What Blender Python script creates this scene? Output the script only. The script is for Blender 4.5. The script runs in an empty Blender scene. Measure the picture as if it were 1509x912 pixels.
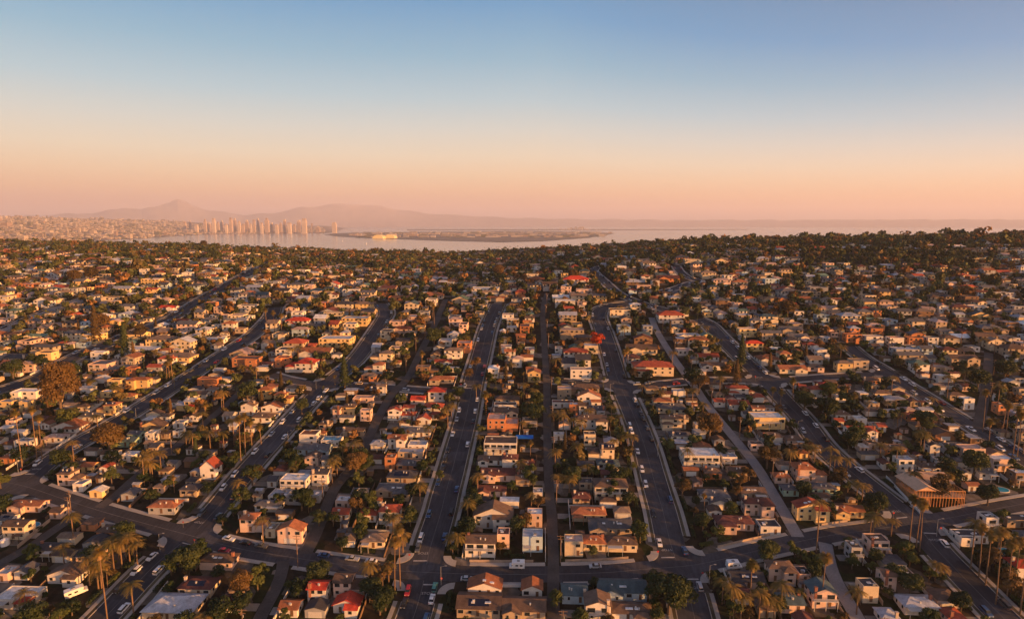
import bpy, math, random
import numpy as np
from mathutils import Vector, Matrix
random.seed(7)
rng = np.random.default_rng(7)
C = bpy.context.scene.collection
sc = bpy.context.scene
PI = math.pi

# ------------------------------------------------------------------ camera
F, PW, PH = 900.0, 1509.0, 912.0
PITCH = math.atan(126.0 / F)
YAW = math.atan(40.5 / F)
CAMZ = 170.0
cam_d = bpy.data.cameras.new('camera'); cam = bpy.data.objects.new('camera', cam_d); C.objects.link(cam)
cam_d.sensor_width = 36.0; cam_d.lens = 36.0 * F / PW
cam_d.clip_start = 1.0; cam_d.clip_end = 200000.0
cam.location = (0, 0, CAMZ)
cam.rotation_euler = (PI / 2 - PITCH, 0, YAW)
sc.camera = cam
CR = np.array(cam.rotation_euler.to_matrix())

def ray(px, py):
    d = CR @ np.array([(px - PW / 2) / F, -(py - PH / 2) / F, -1.0])
    return d / math.hypot(d[0], d[1])

def project(x, y, z):
    v = CR.T @ np.array([x, y, z - CAMZ])
    return PW / 2 + F * v[0] / -v[2], PH / 2 - F * v[1] / -v[2]

# ------------------------------------------------------------------ terrain
TX = np.array([-6000, -1148, -715, -570, -426, -253, -137, -50, 123, 296, 730, 1031, 6000.0])
TZ = np.array([128, 128, 119, 113, 108, 104, 105, 110, 119, 130, 138, 142, 142.0])
def hgt(X, Y):
    X = np.asarray(X, float); Y = np.asarray(Y, float)
    p = 5.4 + 0.1763 * Y
    xx = X * 1300.0 / np.clip(Y, 700, 2000)
    T = (np.interp(xx - 60, TX, TZ) + np.interp(xx, TX, TZ) + np.interp(xx + 60, TX, TZ)) / 3
    w = np.clip((Y - 560) / 300, 0, 1)
    T = T + w * (2.2 * np.sin(X / 61.0 + 1) * np.sin(Y / 83.0) + 1.6 * np.sin(X / 37.0) * np.cos(Y / 49.0 + 2))
    T = T - 0.17 * np.clip(Y - 1330, 0, None)
    k = 5.0
    z = -k * np.logaddexp(-p / k, -T / k)
    return 2.0 + 3 * np.logaddexp(0, (z - 2.0) / 3)
def H(x, y): return float(hgt(x, y))

def unproj(px, py, tmax=2000.0):
    d = ray(px, py)
    t = np.linspace(120, tmax, 700)
    g = CAMZ + d[2] * t - hgt(d[0] * t, d[1] * t)
    i = np.argmax(g < 0)
    if not (g < 0).any(): return None
    a, b = t[max(i - 1, 0)], t[i]
    for _ in range(25):
        m = (a + b) / 2
        if CAMZ + d[2] * m - H(d[0] * m, d[1] * m) > 0: a = m
        else: b = m
    return d[0] * a, d[1] * a

# ------------------------------------------------------------------ materials
MATS = {}
def nt_new(name):
    m = bpy.data.materials.new(name); m.use_nodes = True
    nt = m.node_tree; b = nt.nodes['Principled BSDF']
    return m, nt, b
def mat(name, col, rough=0.8, var=0.25, scale=0.6, detail_scale=None, detail=0.12, metal=0.0, rnd=0.15, coords='Object', bump=0.0):
    """colour broken up by two noises and a per-object random value"""
    if name in MATS: return MATS[name]
    m, nt, b = nt_new(name); N = nt.nodes; L = nt.links
    tc = N.new('ShaderNodeTexCoord')
    n1 = N.new('ShaderNodeTexNoise'); n1.inputs['Scale'].default_value = scale; n1.inputs['Detail'].default_value = 4
    L.new(tc.outputs[coords], n1.inputs['Vector'])
    n2 = N.new('ShaderNodeTexNoise'); n2.inputs['Scale'].default_value = detail_scale or scale * 7; n2.inputs['Detail'].default_value = 3
    L.new(tc.outputs[coords], n2.inputs['Vector'])
    oi = N.new('ShaderNodeObjectInfo')
    a = N.new('ShaderNodeMapRange'); a.inputs[1].default_value = 0.3; a.inputs[2].default_value = 0.7
    a.inputs[3].default_value = 1 - var; a.inputs[4].default_value = 1 + var; L.new(n1.outputs[0], a.inputs[0])
    c = N.new('ShaderNodeMapRange'); c.inputs[1].default_value = 0.3; c.inputs[2].default_value = 0.7
    c.inputs[3].default_value = 1 - detail; c.inputs[4].default_value = 1 + detail; L.new(n2.outputs[0], c.inputs[0])
    e = N.new('ShaderNodeMapRange'); e.inputs[3].default_value = 1 - rnd; e.inputs[4].default_value = 1 + rnd; L.new(oi.outputs['Random'], e.inputs[0])
    m1 = N.new('ShaderNodeMath'); m1.operation = 'MULTIPLY'; L.new(a.outputs[0], m1.inputs[0]); L.new(c.outputs[0], m1.inputs[1])
    m2 = N.new('ShaderNodeMath'); m2.operation = 'MULTIPLY'; L.new(m1.outputs[0], m2.inputs[0]); L.new(e.outputs[0], m2.inputs[1])
    v = N.new('ShaderNodeVectorMath'); v.operation = 'SCALE'; v.inputs[0].default_value = col[:3]; L.new(m2.outputs[0], v.inputs['Scale'])
    L.new(v.outputs[0], b.inputs['Base Color'])
    b.inputs['Roughness'].default_value = rough; b.inputs['Metallic'].default_value = metal
    b.inputs['Specular IOR Level'].default_value = 0.3
    if bump:
        bp = N.new('ShaderNodeBump'); bp.inputs['Strength'].default_value = bump; bp.inputs['Distance'].default_value = 0.1
        L.new(n2.outputs[0], bp.inputs['Height']); L.new(bp.outputs[0], b.inputs['Normal'])
    MATS[name] = m; return m

WALL = dict(w=('white', (.62, .58, .53)), c=('cream', (.62, .51, .36)), y=('yellow', (.66, .47, .22)), p=('pink', (.60, .43, .35)),
            t=('tan', (.40, .31, .22)), g=('grey', (.34, .34, .35)), b=('brown', (.20, .12, .07)), o=('orange', (.46, .19, .085)),
            n=('pale blue', (.40, .50, .56)), e=('mint green', (.32, .46, .36)))
ROOF = dict(r=('red tile', (.34, .075, .04)), R=('bright red', (.46, .055, .03)), o=('terracotta', (.30, .115, .055)), b=('brown', (.125, .082, .060)),
            m=('maroon', (.12, .046, .038)), g=('grey', (.105, .105, .115)), d=('charcoal', (.055, .055, .065)), w=('white', (.62, .62, .62)),
            l=('pale grey', (.34, .36, .41)), t=('tan', (.22, .16, .12)), p=('dusty pink', (.42, .30, .26)), N=('dark teal', (.06, .095, .11)),
            e=('green', (.10, .17, .14)), n=('pale blue', (.25, .42, .50)), c=('cream', (.45, .38, .29)), y=('yellow', (.5, .38, .2)))
def wall_mat(k): return mat('wall_paint_' + WALL[k][0].replace(' ', '_'), WALL[k][1], 0.85, 0.10, 0.35, 3.0, 0.08, rnd=0.14)
def roof_mat(k):
    nm = 'roof_' + ROOF[k][0].replace(' ', '_')
    if nm in MATS: return MATS[nm]
    m = mat(nm, ROOF[k][1], 0.8, 0.28, 0.5, 4.0, 0.22, rnd=0.22)
    if k in 'rRobmgdt':      # courses of tile or shingle: a fine wave bump
        nt = m.node_tree; N = nt.nodes; L = nt.links; b = N['Principled BSDF']
        tc = N.new('ShaderNodeTexCoord'); w = N.new('ShaderNodeTexWave'); w.inputs['Scale'].default_value = 1.1
        w.bands_direction = 'DIAGONAL'; w.inputs['Distortion'].default_value = 1.0
        L.new(tc.outputs['Object'], w.inputs['Vector'])
        bp = N.new('ShaderNodeBump'); bp.inputs['Strength'].default_value = 0.35; bp.inputs['Distance'].default_value = 0.12
        L.new(w.outputs[1], bp.inputs['Height']); L.new(bp.outputs[0], b.inputs['Normal'])
    return m
M_GLASS, nt, b = nt_new('window_glass'); b.inputs['Base Color'].default_value = (.02, .025, .03, 1); b.inputs['Roughness'].default_value = .12
M_FRAME = mat('white_frame', (.55, .53, .5), .6, .05)
M_TRIM = mat('eave_trim', (.5, .46, .42), .7, .08)
M_DOOR = mat('door_wood', (.16, .09, .05), .6, .15)
M_GARAGE = mat('garage_door_paint', (.62, .6, .57), .6, .06)
M_BRICK = mat('chimney_stucco', (.55, .44, .34), .85, .12)
M_CHIM = mat('chimney_brick', (.28, .12, .08), .9, .2)
M_ASPH = mat('asphalt', (.046, .047, .057), .9, .24, .05, 1.2, .10, coords='Generated' if False else 'Object', rnd=.04)
def patchy(m):
    nt = m.node_tree; N = nt.nodes; L = nt.links; b = N['Principled BSDF']; src = b.inputs['Base Color'].links[0].from_socket
    tc = N.new('ShaderNodeTexCoord'); v = N.new('ShaderNodeTexVoronoi'); v.distance = 'MANHATTAN'; v.inputs['Scale'].default_value = .07; L.new(tc.outputs['Object'], v.inputs['Vector'])
    sp = N.new('ShaderNodeSeparateColor'); L.new(v.outputs['Color'], sp.inputs[0]); mr = N.new('ShaderNodeMapRange'); mr.inputs[3].default_value = .78; mr.inputs[4].default_value = 1.25; L.new(sp.outputs[0], mr.inputs[0])
    mp = N.new('ShaderNodeMapping'); mp.inputs['Scale'].default_value = (1.1, .05, 1); L.new(tc.outputs['Object'], mp.inputs[0])
    n = N.new('ShaderNodeTexNoise'); n.inputs['Scale'].default_value = 1.0; n.inputs['Detail'].default_value = 4; L.new(mp.outputs[0], n.inputs['Vector'])
    m2 = N.new('ShaderNodeMapRange'); m2.inputs[1].default_value = .35; m2.inputs[2].default_value = .65; m2.inputs[3].default_value = .82; m2.inputs[4].default_value = 1.18; L.new(n.outputs[0], m2.inputs[0])
    k = N.new('ShaderNodeMath'); k.operation = 'MULTIPLY'; L.new(mr.outputs[0], k.inputs[0]); L.new(m2.outputs[0], k.inputs[1])
    s_ = N.new('ShaderNodeVectorMath'); s_.operation = 'SCALE'; L.new(src, s_.inputs[0]); L.new(k.outputs[0], s_.inputs['Scale']); L.new(s_.outputs[0], b.inputs['Base Color'])
patchy(M_ASPH)
M_SEAM = mat('road_seam', (.12, .12, .125), .9, .3, .3, rnd=0)
M_ALLEY = mat('alley_concrete', (.24, .225, .225), .9, .16, .12, 1.5, .12, rnd=.04)
M_DIRTAL = mat('alley_asphalt_worn', (.075, .068, .066), .95, .25, .15, 1.5, .16, rnd=.04)
M_PAVE = mat('pavement_concrete', (.36, .33, .30), .9, .14, .15, 2.0, .10, rnd=.03)
M_PAINT = mat('road_paint', (.38, .37, .36), .8, .2, .8, rnd=0)
M_STRIP = mat('verge_dirt', (.085, .07, .04), .95, .4, .2, 1.5, .2, rnd=.05)
M_DRIVE = mat('driveway_concrete', (.22, .195, .17), .9, .2, .3, 2.0, .12, rnd=.15)
M_LAWN = mat('lawn_grass', (.045, .065, .022), .95, .3, .3, 3.0, .2, rnd=.2)
M_WALLW = mat('garden_wall_white', (.6, .57, .53), .9, .12)
M_WALLT = mat('garden_wall_tan', (.34, .26, .2), .9, .15)
M_FENCE = mat('fence_wood', (.17, .11, .075), .9, .25)
M_POLE = mat('pole_wood', (.22, .14, .09), .9, .15)
M_METAL = mat('grey_metal', (.3, .3, .3), .5, .08, metal=.4)
M_TYRE = mat('tyre_rubber', (.02, .02, .02), .9, .1)
M_RED = mat('sign_red', (.5, .02, .02), .5, .05)
M_WOOD = mat('new_timber', (.50, .24, .10), .85, .15)
M_PLY = mat('sheathing', (.55, .36, .24), .85, .1)
M_TARP = mat('blue_tarp', (.01, .12, .55), .45, .1)
M_SOLAR, nt, b = nt_new('solar_panel'); b.inputs['Base Color'].default_value = (.012, .016, .035, 1); b.inputs['Roughness'].default_value = .25
M_POOL, nt, b = nt_new('pool_water'); b.inputs['Base Color'].default_value = (.03, .25, .38, 1); b.inputs['Roughness'].default_value = .05
M_DARK = mat('dark_opening', (.02, .018, .016), .9, .1)

def foliage(name, c1, c2, trans=0.25):
    m, nt, b = nt_new(name); N = nt.nodes; L = nt.links
    tc = N.new('ShaderNodeTexCoord'); n = N.new('ShaderNodeTexNoise'); n.inputs['Scale'].default_value = .9; n.inputs['Detail'].default_value = 3
    L.new(tc.outputs['Object'], n.inputs['Vector'])
    oi = N.new('ShaderNodeObjectInfo')
    ad = N.new('ShaderNodeMath'); ad.operation = 'ADD'; L.new(n.outputs[0], ad.inputs[0])
    mr = N.new('ShaderNodeMapRange'); mr.inputs[3].default_value = -.28; mr.inputs[4].default_value = .28; L.new(oi.outputs['Random'], mr.inputs[0])
    L.new(mr.outputs[0], ad.inputs[1])
    r = N.new('ShaderNodeValToRGB'); r.color_ramp.elements[0].position = .25; r.color_ramp.elements[1].position = .75
    r.color_ramp.elements[0].color = (*c1, 1); r.color_ramp.elements[1].color = (*c2, 1)
    L.new(ad.outputs[0], r.inputs[0]); L.new(r.outputs[0], b.inputs['Base Color'])
    b.inputs['Roughness'].default_value = .65; b.inputs['Specular IOR Level'].default_value = .25
    tr = N.new('ShaderNodeBsdfTranslucent'); L.new(r.outputs[0], tr.inputs[0])
    mx = N.new('ShaderNodeMixShader'); mx.inputs[0].default_value = trans
    L.new(b.outputs[0], mx.inputs[1]); L.new(tr.outputs[0], mx.inputs[2]); L.new(mx.outputs[0], N['Material Output'].inputs[0])
    MATS[name] = m; return m
M_LEAF = foliage('leaf_green', (.030, .052, .016), (.10, .115, .032))
M_LEAFD = foliage('leaf_dark', (.020, .036, .014), (.058, .075, .026))
M_LEAFO = foliage('leaf_rust_sunlit', (.07, .05, .02), (.17, .10, .035))  # brown leaves with the orange of low sunlight mixed into the colour
M_LEAFR = foliage('leaf_red', (.30, .035, .015), (.45, .06, .02))
M_PALM = foliage('palm_frond', (.13, .11, .03), (.27, .18, .05))
M_SKIRT = mat('dead_fronds', (.26, .16, .07), .95, .2)
M_BARK = mat('bark', (.12, .085, .06), .95, .25)
M_PBARK = mat('palm_bark', (.20, .125, .075), .95, .2)

def attr_mat(name, rough=.85, trans=0):
    m, nt, b = nt_new(name); N = nt.nodes; L = nt.links
    a = N.new('ShaderNodeAttribute'); a.attribute_name = 'col'
    tc = N.new('ShaderNodeTexCoord'); n = N.new('ShaderNodeTexNoise'); n.inputs['Scale'].default_value = .4; n.inputs['Detail'].default_value = 4
    L.new(tc.outputs['Object'], n.inputs['Vector'])
    mr = N.new('ShaderNodeMapRange'); mr.inputs[1].default_value = .3; mr.inputs[2].default_value = .7; mr.inputs[3].default_value = .78; mr.inputs[4].default_value = 1.22
    L.new(n.outputs[0], mr.inputs[0])
    v = N.new('ShaderNodeVectorMath'); v.operation = 'SCALE'; L.new(a.outputs['Color'], v.inputs[0]); L.new(mr.outputs[0], v.inputs['Scale'])
    L.new(v.outputs[0], b.inputs['Base Color']); b.inputs['Roughness'].default_value = rough
    b.inputs['Specular IOR Level'].default_value = .2
    return m
M_FARH = attr_mat('painted_surfaces'); M_FART = attr_mat('mixed_foliage')

# ------------------------------------------------------------------ mesh helpers
class MB:
    def __init__(s): s.v = []; s.f = []; s.m = []; s.c = []
    def face(s, pts, mi=0, col=None):
        n = len(s.v); s.v.extend([tuple(p) for p in pts]); s.f.append(tuple(range(n, n + len(pts)))); s.m.append(mi); s.c.append(col)
    def box(s, x0, x1, y0, y1, z0, z1, mi=0, col=None, skip=''):
        p = [(x0, y0, z0), (x1, y0, z0), (x1, y1, z0), (x0, y1, z0), (x0, y0, z1), (x1, y0, z1), (x1, y1, z1), (x0, y1, z1)]
        n = len(s.v); s.v.extend(p)
        for k, f in (('b', (0, 3, 2, 1)), ('t', (4, 5, 6, 7)), ('f', (0, 1, 5, 4)), ('r', (1, 2, 6, 5)), ('k', (2, 3, 7, 6)), ('l', (3, 0, 4, 7))):
            if k in skip: continue
            s.f.append(tuple(n + i for i in f)); s.m.append(mi); s.c.append(col)
    def tube(s, p0, p1, r0, r1, n=6, mi=0, cap=True):
        p0 = Vector(p0); p1 = Vector(p1); d = (p1 - p0).normalized()
        a = d.orthogonal().normalized(); b = d.cross(a)
        k = len(s.v)
        for p, r in ((p0, r0), (p1, r1)):
            for i in range(n):
                t = 2 * PI * i / n; s.v.append(tuple(p + a * (r * math.cos(t)) + b * (r * math.sin(t))))
        for i in range(n):
            j = (i + 1) % n; s.f.append((k + i, k + j, k + n + j, k + n + i)); s.m.append(mi); s.c.append(None)
        if cap:
            s.f.append(tuple(k + n + i for i in range(n))); s.m.append(mi); s.c.append(None)
            s.f.append(tuple(k + n - 1 - i for i in range(n))); s.m.append(mi); s.c.append(None)
    def mesh(s, name, mats):
        me = bpy.data.meshes.new(name); me.from_pydata(s.v, [], s.f)
        for m in mats: me.materials.append(m)
        if len(mats) > 1: me.polygons.foreach_set('material_index', s.m)
        if any(c is not None for c in s.c[:50]):
            at = me.color_attributes.new('col', 'FLOAT_COLOR', 'CORNER')
            arr = []
            for f, c in zip(s.f, s.c): arr.extend(((*(c or (.3, .3, .3)), 1.0)) * len(f))
            at.data.foreach_set('color', arr)
        me.update(); return me
def obj(name, me, parent=None, loc=None, rz=0.0, sc_=None):
    o = bpy.data.objects.new(name, me); C.objects.link(o)
    if parent is not None: o.parent = parent
    if loc is not None: o.location = loc
    if rz: o.rotation_euler = (0, 0, rz)
    if sc_: o.scale = sc_
    return o
def tagp(o, label=None, cat=None, group=None, kind=None):
    if label: o['label'] = label
    if cat: o['category'] = cat
    if group: o['group'] = group
    if kind: o['kind'] = kind
    return o

# ------------------------------------------------------------------ roads (pixel traces of the centrelines -> ground)
def chaikin(p, n=2):
    p = [np.array(q, float) for q in p]
    for _ in range(n):
        q = [p[0]]
        for a, b in zip(p[:-1], p[1:]): q += [a * .75 + b * .25, a * .25 + b * .75]
        q.append(p[-1]); p = q
    return np.array(p)
def resample(p, step):
    d = np.r_[0, np.cumsum(np.hypot(*np.diff(p, axis=0).T))]
    n = max(2, int(d[-1] / step) + 1); t = np.linspace(0, d[-1], n)
    return np.c_[np.interp(t, d, p[:, 0]), np.interp(t, d, p[:, 1])]
# name, phrase, width, material key, pixel trace
RD = [
 ('A', 'left centre street', 11.5, 'a', [(596,940),(609,912),(624,861),(632,811),(651,752),(655,732),(665,698),(675,659),(686,619),(692,590),(698,560),(707,530),(718,485),(725,468),(735,448)]),
 ('B', 'right centre street', 11.2, 'a', [(1030,940),(1024,912),(1012,860),(991,815),(977,752),(973,740),(961,698),(951,659),(937,619),(924,590),(910,560),(902,530),(888,485),(880,468),(884,455),(905,450),(930,447)]),
 ('L2', 'left diagonal street', 10.5, 'a', [(120,945),(164,900),(210,850),(240,821),(282,789),(317,752),(331,734),(370,686),(410,643),(449,599),(479,568),(497,553),(527,530),(552,492),(566,470),(571,460),(560,448)]),
 ('L1', 'far left street', 10.5, 'a', [(-60,762),(33,714),(79,674),(118,651),(164,627),(197,607),(237,582),(290,548),(327,523),(352,508),(378,490),(402,465),(405,453)]),
 ('R2', 'right diagonal street', 11.0, 'a', [(1520,950),(1480,912),(1420,850),(1381,811),(1354,776),(1326,752),(1283,718),(1214,663),(1184,619),(1155,590),(1135,566),(1095,530),(1075,510),(1055,490),(1045,478),(1028,470)]),
 ('R3', 'far right street', 9.5, 'a', [(1600,735),(1509,678),(1474,655),(1440,633),(1407,613),(1381,596),(1331,565),(1293,540),(1271,528),(1250,510)]),
 ('C1', 'near cross street', 8.2, 'a', [(-60,704),(0,710),(33,714),(118,744),(197,767),(282,789),(351,809),(430,821),(489,830),(563,839),(622,843),(701,846),(795,846),(894,844),(953,838),(1028,833),(1107,813),(1166,800),(1225,788),(1257,784),(1350,771),(1395,764),(1454,752),(1509,742),(1600,728)]),
 ('C2', 'left upper cross street', 7.2, 'a', [(400,552),(420,559),(466,567),(493,567),(569,571),(632,576),(694,580)]),
 ('C3', 'right upper cross street', 7.2, 'a', [(806,561),(845,563),(884,567),(931,571),(974,566),(1024,561),(1080,560),(1134,562),(1200,557),(1260,553),(1320,551)]),
 ('K', 'big far left avenue', 11.0, 'a', [(-60,590),(0,576),(63,555),(113,523),(156,508),(201,488),(247,474),(297,441),(337,421),(380,398),(402,387)]),
 ('J', 'outer left street', 10.0, 'c', [(-60,510),(0,489),(75,456),(113,444),(156,429),(196,418),(212,407)]),
 ('M', 'winding hill street', 9.0, 'a', [(985,458),(960,452),(936,444),(911,434),(891,416),(873,402),(880,393),(900,390)]),
 ('Q', 'upper right loop street', 8.0, 'a', [(975,430),(994,426),(1017,417),(1037,415),(1020,412),(1003,403),(996,392)]),
 ('Z', 'central alley', 4.3, 'd', [(817,945),(816,912),(815,870),(816,831),(813,752),(810,740),(807,659),(806,600),(806,568),(801,490),(799,455),(806,432)]),
 ('Y', 'right concrete alley', 5.0, 'c', [(1176,791),(1156,756),(1142,732),(1134,718),(1115,686),(1093,659),(1073,635),(1053,611),(1034,586),(1026,572),(1012,555),(987,520),(966,485),(960,468)]),
 ('X', 'lower right alley', 5.0, 'c', [(1216,800),(1223,838),(1239,870),(1260,904),(1285,950)]),
 ('W', 'left centre alley', 5.0, 'd', [(450,816),(463,793),(483,742),(493,717),(520,690),(541,655),(551,627),(579,576),(599,563),(619,520),(632,495),(642,476),(657,441)]),
 ('V', 'left diagonal alley', 4.6, 'd', [(146,748),(173,728),(205,698),(264,655),(317,611),(341,590),(372,560)]),
 ('U', 'lower left alley', 4.6, 'd', [(-20,842),(6,827),(49,803),(79,781),(112,760)]),
 ('T', 'lower centre left alley', 4.6, 'd', [(418,826),(414,850),(400,880),(385,905),(372,940)]),
 ('S', 'far right alley', 5.0, 'd', [(1440,633),(1446,608),(1452,580),(1456,545),(1457,520)]),
]
ROADS = {}
for nm, ph, w, mk, px in RD:
    pts = [unproj(*p) for p in px]
    pts = [p for p in pts if p is not None]
    P = resample(chaikin(pts), 4.0)
    ROADS[nm] = dict(P=P, w=w, ph=ph, mk=mk, street=w > 7)
SEG = []
for k, r in ROADS.items():
    P = r['P']
    for a, b in zip(P[:-1], P[1:]): SEG.append((a[0], a[1], b[0], b[1], r['w'] / 2, list(ROADS).index(k)))
SEG = np.array(SEG)
def road_clear(x, y, skip=None):
    """distance from the nearest carriageway edge"""
    ax, ay, bx, by, hw, idx = SEG.T
    dx, dy = bx - ax, by - ay
    t = np.clip(((x - ax) * dx + (y - ay) * dy) / (dx * dx + dy * dy + 1e-9), 0, 1)
    d = np.hypot(x - ax - t * dx, y - ay - t * dy) - hw
    if skip is not None: d = np.where(idx == skip, 1e9, d)
    return float(d.min())
def road_near(x, y, only=None):
    ax, ay, bx, by, hw, idx = SEG.T
    dx, dy = bx - ax, by - ay
    t = np.clip(((x - ax) * dx + (y - ay) * dy) / (dx * dx + dy * dy + 1e-9), 0, 1)
    d = np.hypot(x - ax - t * dx, y - ay - t * dy) - hw
    i = int(np.argmin(d)); side = dx[i] * (y - ay[i]) - dy[i] * (x - ax[i])
    return list(ROADS)[int(idx[i])], ('left' if side > 0 else 'right'), i
def strip(P, off0, off1, lift, thick, name, m, kind='structure'):
    T = np.gradient(P, axis=0); T /= np.hypot(T[:, 0], T[:, 1])[:, None] + 1e-9
    Nn = np.c_[T[:, 1], -T[:, 0]]
    A = P + Nn * off0; B = P + Nn * off1
    mb = MB(); n = len(P)
    lanes = 1 if abs(off1 - off0) < 4 else 3
    cols = [A * (1 - t) + B * t for t in np.linspace(0, 1, lanes + 1)]
    Z = [hgt(c[:, 0], c[:, 1]) + lift for c in cols]
    for j, (c, z) in enumerate(zip(cols, Z)):
        for i in range(n): mb.v.append((c[i, 0], c[i, 1], z[i]))
    for j in range(lanes):
        for i in range(n - 1):
            q = (j * n + i, (j + 1) * n + i, (j + 1) * n + i + 1, j * n + i + 1)
            mb.f.append(q[::1]); mb.m.append(0); mb.c.append(None)
    if thick:
        for c, z in ((cols[0], Z[0]), (cols[-1], Z[-1])):
            k = len(mb.v)
            for i in range(n): mb.v.append((c[i, 0], c[i, 1], z[i])); mb.v.append((c[i, 0], c[i, 1], z[i] - thick))
            for i in range(n - 1): mb.f.append((k + 2 * i, k + 2 * i + 1, k + 2 * i + 3, k + 2 * i + 2)); mb.m.append(0); mb.c.append(None)
    me = mb.mesh(name, [m])
    o = obj(name, me); o['kind'] = kind; return o
for i, (k, r) in enumerate(ROADS.items()):
    far = r['P'][:, 1].max() > 520
    r['lift'] = 0.06 + 0.004 * i
    strip(r['P'], -r['w'] / 2, r['w'] / 2, r['lift'], 0, 'road' if r['street'] else 'alley', {'a': M_ASPH, 'c': M_ALLEY, 'd': M_DIRTAL}[r['mk']])
for k in ('A', 'B', 'L1', 'L2', 'R2', 'R3', 'C1', 'K'):
    strip(ROADS[k]['P'], -.11, .11, ROADS[k]['lift'] + (.008 if k != 'C1' else .004), 0, 'road_marking', M_SEAM)
# rounded kerb corners at the street crossings
CROSS = [('A','C1'),('B','C1'),('L2','C1'),('L1','C1'),('R2','C1'),('A','C2'),('L2','C2'),('B','C3'),('R2','C3'),('R3','C3')]
RC = 5.5
CORN = []
for a_, b_ in CROSS:
    PA, PB = resample(ROADS[a_]['P'], 1.0), resample(ROADS[b_]['P'], 1.0)
    D2 = np.hypot(PA[:, None, 0] - PB[None, :, 0], PA[:, None, 1] - PB[None, :, 1]); i, j = np.unravel_index(np.argmin(D2), D2.shape)
    if D2[i, j] > 6: continue
    I = PA[i]
    def tang(P, i): t = P[min(i + 9, len(P) - 1)] - P[max(i - 9, 0)]; return t / np.hypot(*t)
    ta, tb = tang(PA, i), tang(PB, j); na, nb = np.array([ta[1], -ta[0]]), np.array([tb[1], -tb[0]])
    h1, h2 = ROADS[a_]['w'] / 2, ROADS[b_]['w'] / 2
    for s1 in (-1, 1):
        for s2 in (-1, 1):
            if (i < 12 and (ta @ (nb * s2)) < 0) or (i > len(PA) - 12 and (ta @ (nb * s2)) > 0): continue
            if (j < 12 and (tb @ (na * s1)) < 0) or (j > len(PB) - 12 and (tb @ (na * s1)) > 0): continue
            Mx = np.array([na * s1, nb * s2]); Cc = np.linalg.solve(Mx, np.array([h1 + RC, h2 + RC])) + I; Kk = np.linalg.solve(Mx, np.array([h1 - .1, h2 - .1])) + I
            p1, p2 = -na * s1, -nb * s2; a1 = math.atan2(p1[1], p1[0]); a2 = math.atan2(p2[1], p2[0]); da = (a2 - a1 + PI) % (2 * PI) - PI
            n_ = 12; arc = [(math.cos(a1 + da * k / n_), math.sin(a1 + da * k / n_)) for k in range(n_ + 1)]
            q = len(CORN); CORN.append(Cc)
            mb = MB(); lf = .10 + .002 * (q % 8)
            for k in range(n_):
                A_, B2 = Cc + RC * np.array(arc[k]), Cc + RC * np.array(arc[k + 1]); f = [Kk, A_, B2]
                if da < 0: f = f[::-1]
                mb.face([(p[0], p[1], H(*p) + .06 + .002 * (q % 4) + .09) for p in f])
            o = obj('road', mb.mesh('road_corner', [M_ASPH])); o['kind'] = 'structure'
            mb = MB(); lf = .26 + .002 * (q % 6)
            for k in range(n_):
                f = [Cc + RC * np.array(arc[k]), Cc + RC * np.array(arc[k + 1]), Cc + (RC - 3.0) * np.array(arc[k + 1]), Cc + (RC - 3.0) * np.array(arc[k])]
                if da > 0: f = f[::-1]
                mb.face([(p[0], p[1], H(*p) + lf) for p in f])
                e0, e1 = (f[2], f[3]) if da > 0 else (f[0], f[1])
                mb.face([(*e0, H(*e0) + lf), (*e0, H(*e0)), (*e1, H(*e1)), (*e1, H(*e1) + lf)])
            o = obj('pavement', mb.mesh('pavement_corner', [M_PAVE])); o['kind'] = 'structure'
CORN = np.array(CORN)
def near_corner(q): return float(np.hypot(CORN[:, 0] - q[0], CORN[:, 1] - q[1]).min()) < RC * 1.02
# kerbed pavements with a planted verge, broken at crossings
def runs(P, keep, minlen=3):
    out = []; cur = []
    for p, k in zip(P, keep):
        if k: cur.append(p)
        else:
            if len(cur) >= minlen: out.append(np.array(cur))
            cur = []
    if len(cur) >= minlen: out.append(np.array(cur))
    return out
for i, (k, r) in enumerate(ROADS.items()):
    if not r['street']: continue
    P = resample(r['P'], 1.5)
    T = np.gradient(P, axis=0); T /= np.hypot(T[:, 0], T[:, 1])[:, None] + 1e-9
    Nn = np.c_[T[:, 1], -T[:, 0]]
    hw = r['w'] / 2
    for s in (-1, 1):
        Q = P + Nn * s * (hw + 1.6)
        keep = [road_clear(q[0], q[1], skip=i) > 0.4 and not near_corner(q) for q in Q]
        for run in runs(P, keep, 4):
            lift = 0.20 + 0.004 * i + (0.002 if s > 0 else 0)
            wide = 1.7 if k in ('C1', 'C2', 'C3', 'Q', 'M') else 3.0
            strip(run, s * (hw + .0), s * (hw + .28), lift, .2, 'kerb', M_PAVE)
            if wide > 2:
                strip(run, s * (hw + .28), s * (hw + 1.5), lift - .02, 0, 'verge', M_STRIP)
                strip(run, s * (hw + 1.5), s * (hw + wide), lift + .001, .2, 'pavement', M_PAVE)
            else:
                strip(run, s * (hw + .28), s * (hw + wide), lift + .001, .2, 'pavement', M_PAVE)

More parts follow.
